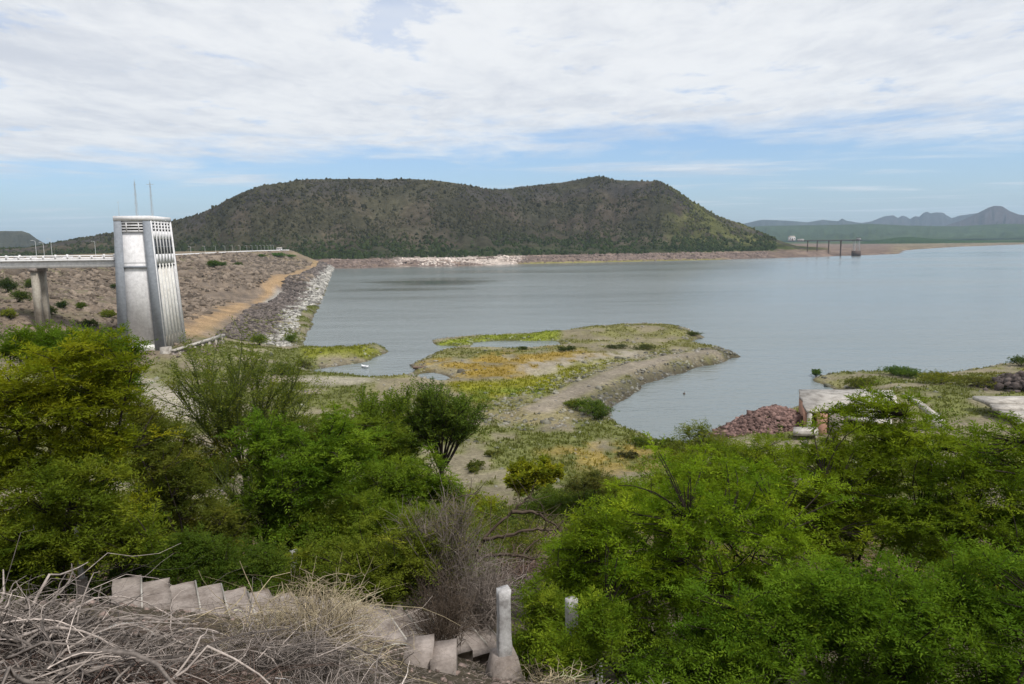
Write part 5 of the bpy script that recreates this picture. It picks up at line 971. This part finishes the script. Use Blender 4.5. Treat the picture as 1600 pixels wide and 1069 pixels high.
us = [(250, 905, 14.5, 0, 'olive shrub on the bank above the middle steps'), (350, 900, 16, 1, 'dark green shrub behind the short white post head'), (420, 870, 17, 2, 'bright green shrub under the thin leaning palo verde'), (520, 850, 19, 3, 'yellow-green shrub behind the lower olive-green mesquite'), (330, 780, 22, 4, 'dull green shrub at the foot of the slender palo verde'), (240, 650, 34, 0, 'olive shrub at the edge of the gravel clearing by the tower'),
    (430, 720, 26, 1, 'dark shrub behind the slender palo verde trunk'), (520, 660, 36, 2, 'bright shrub in front of the inlet beach'), (590, 720, 30, 3, 'yellow-green shrub behind the fine-leaved palo verde'), (700, 830, 24, 4, 'dull green shrub behind the bent dead branches'), (760, 760, 40, 0, 'olive shrub beside the bright yellow-green one'), (960, 830, 27, 1, 'dark shrub below the small forked tree'),
    (1040, 790, 30, 2, 'bright shrub between the forked tree and the thicket'), (1130, 760, 32, 3, 'yellow-green shrub below the grassy head of the cove'), (1230, 740, 34, 4, 'dull green shrub below the rubble heap'), (1320, 720, 36, 0, 'olive shrub below the ruined building'), (1440, 700, 34, 1, 'dark shrub below the fallen beam'), (1530, 690, 30, 2, 'bright shrub between the beam and the broken ramp'), (1590, 690, 26, 3, 'yellow-green shrub in front of the broken ramp'),
    (1450, 880, 16, 4, 'dull green shrub under the open-crowned mesquite'), (1300, 900, 16, 1, 'dark shrub under the feathery-topped mesquite'), (1110, 990, 13, 0, 'olive shrub under the broad bright mesquite'), (990, 960, 15, 2, 'bright shrub behind the half hidden post'), (1560, 900, 15, 1, 'dark shrub behind the layered dark mesquite'), (20, 780, 18, 3, 'yellow-green shrub behind the tall mesquite trunk'), (130, 760, 20, 4, 'dull green shrub between the thicket trunks'),
    (190, 720, 24, 0, 'olive shrub behind the hazy olive mesquite'), (90, 930, 13, 1, 'dark shrub beside the thin white post'), (690, 745, 23.5, 2, 'bright shrub at the foot of the dark-stemmed palo verde'), (725, 765, 40, 0, 'olive shrub on the slope below the gravel flat'), (790, 765, 44, 4, 'dull green shrub above the fallen dead tree'), (745, 720, 58, 3, 'yellow-green shrub on the gravel flat by the palo verde fan'), (800, 800, 34, 0, 'olive shrub on the reddish scree'), (650, 740, 25, 1, 'dark shrub between the two fine palo verdes'), (460, 640, 44, 3, 'yellow-green shrub on the flat behind the palo verdes'), (300, 690, 36, 4, 'dull green shrub on the gravel clearing behind the slender palo verde')]
cs_ = [(.085, .10, .022), (.05, .085, .014), (.08, .14, .014), (.12, .145, .014), (.07, .095, .025)]
for i, (px, py, Y, ci, lb) in enumerate(us):
    p = PY(px, py, Y); g = gz(p[0], p[1]); h = max(1.1, min(3.2, p[2]-g+.9)); w = h*1.5
    bush('undergrowth_shrub', lb, (p[0], p[1], g-.1), w, h, cs_[ci], 300+i, n=460, leaf=.075*max(1, Y/16), group=G)
# ------------------------------------------------------------------ haze
HZ = 5.5e-5
m = bpy.data.materials.new('hazy_air'); m.use_nodes = True; nt = m.node_tree; nt.nodes.clear(); o = nt.nodes.new('ShaderNodeOutputMaterial'); pv = nt.nodes.new('ShaderNodeVolumePrincipled')
pv.inputs['Color'].default_value = (.60, .79, 1.0, 1); pv.inputs['Density'].default_value = HZ; pv.inputs['Anisotropy'].default_value = 0.2; nt.links.new(pv.outputs[0], o.inputs['Volume'])
hz = MB().box(-16000, 16000, -300, 17000, -7, 640).build('haze', m); tag(hz, 'thin bluish haze over the lake and mountains', 'haze', kind='stuff')
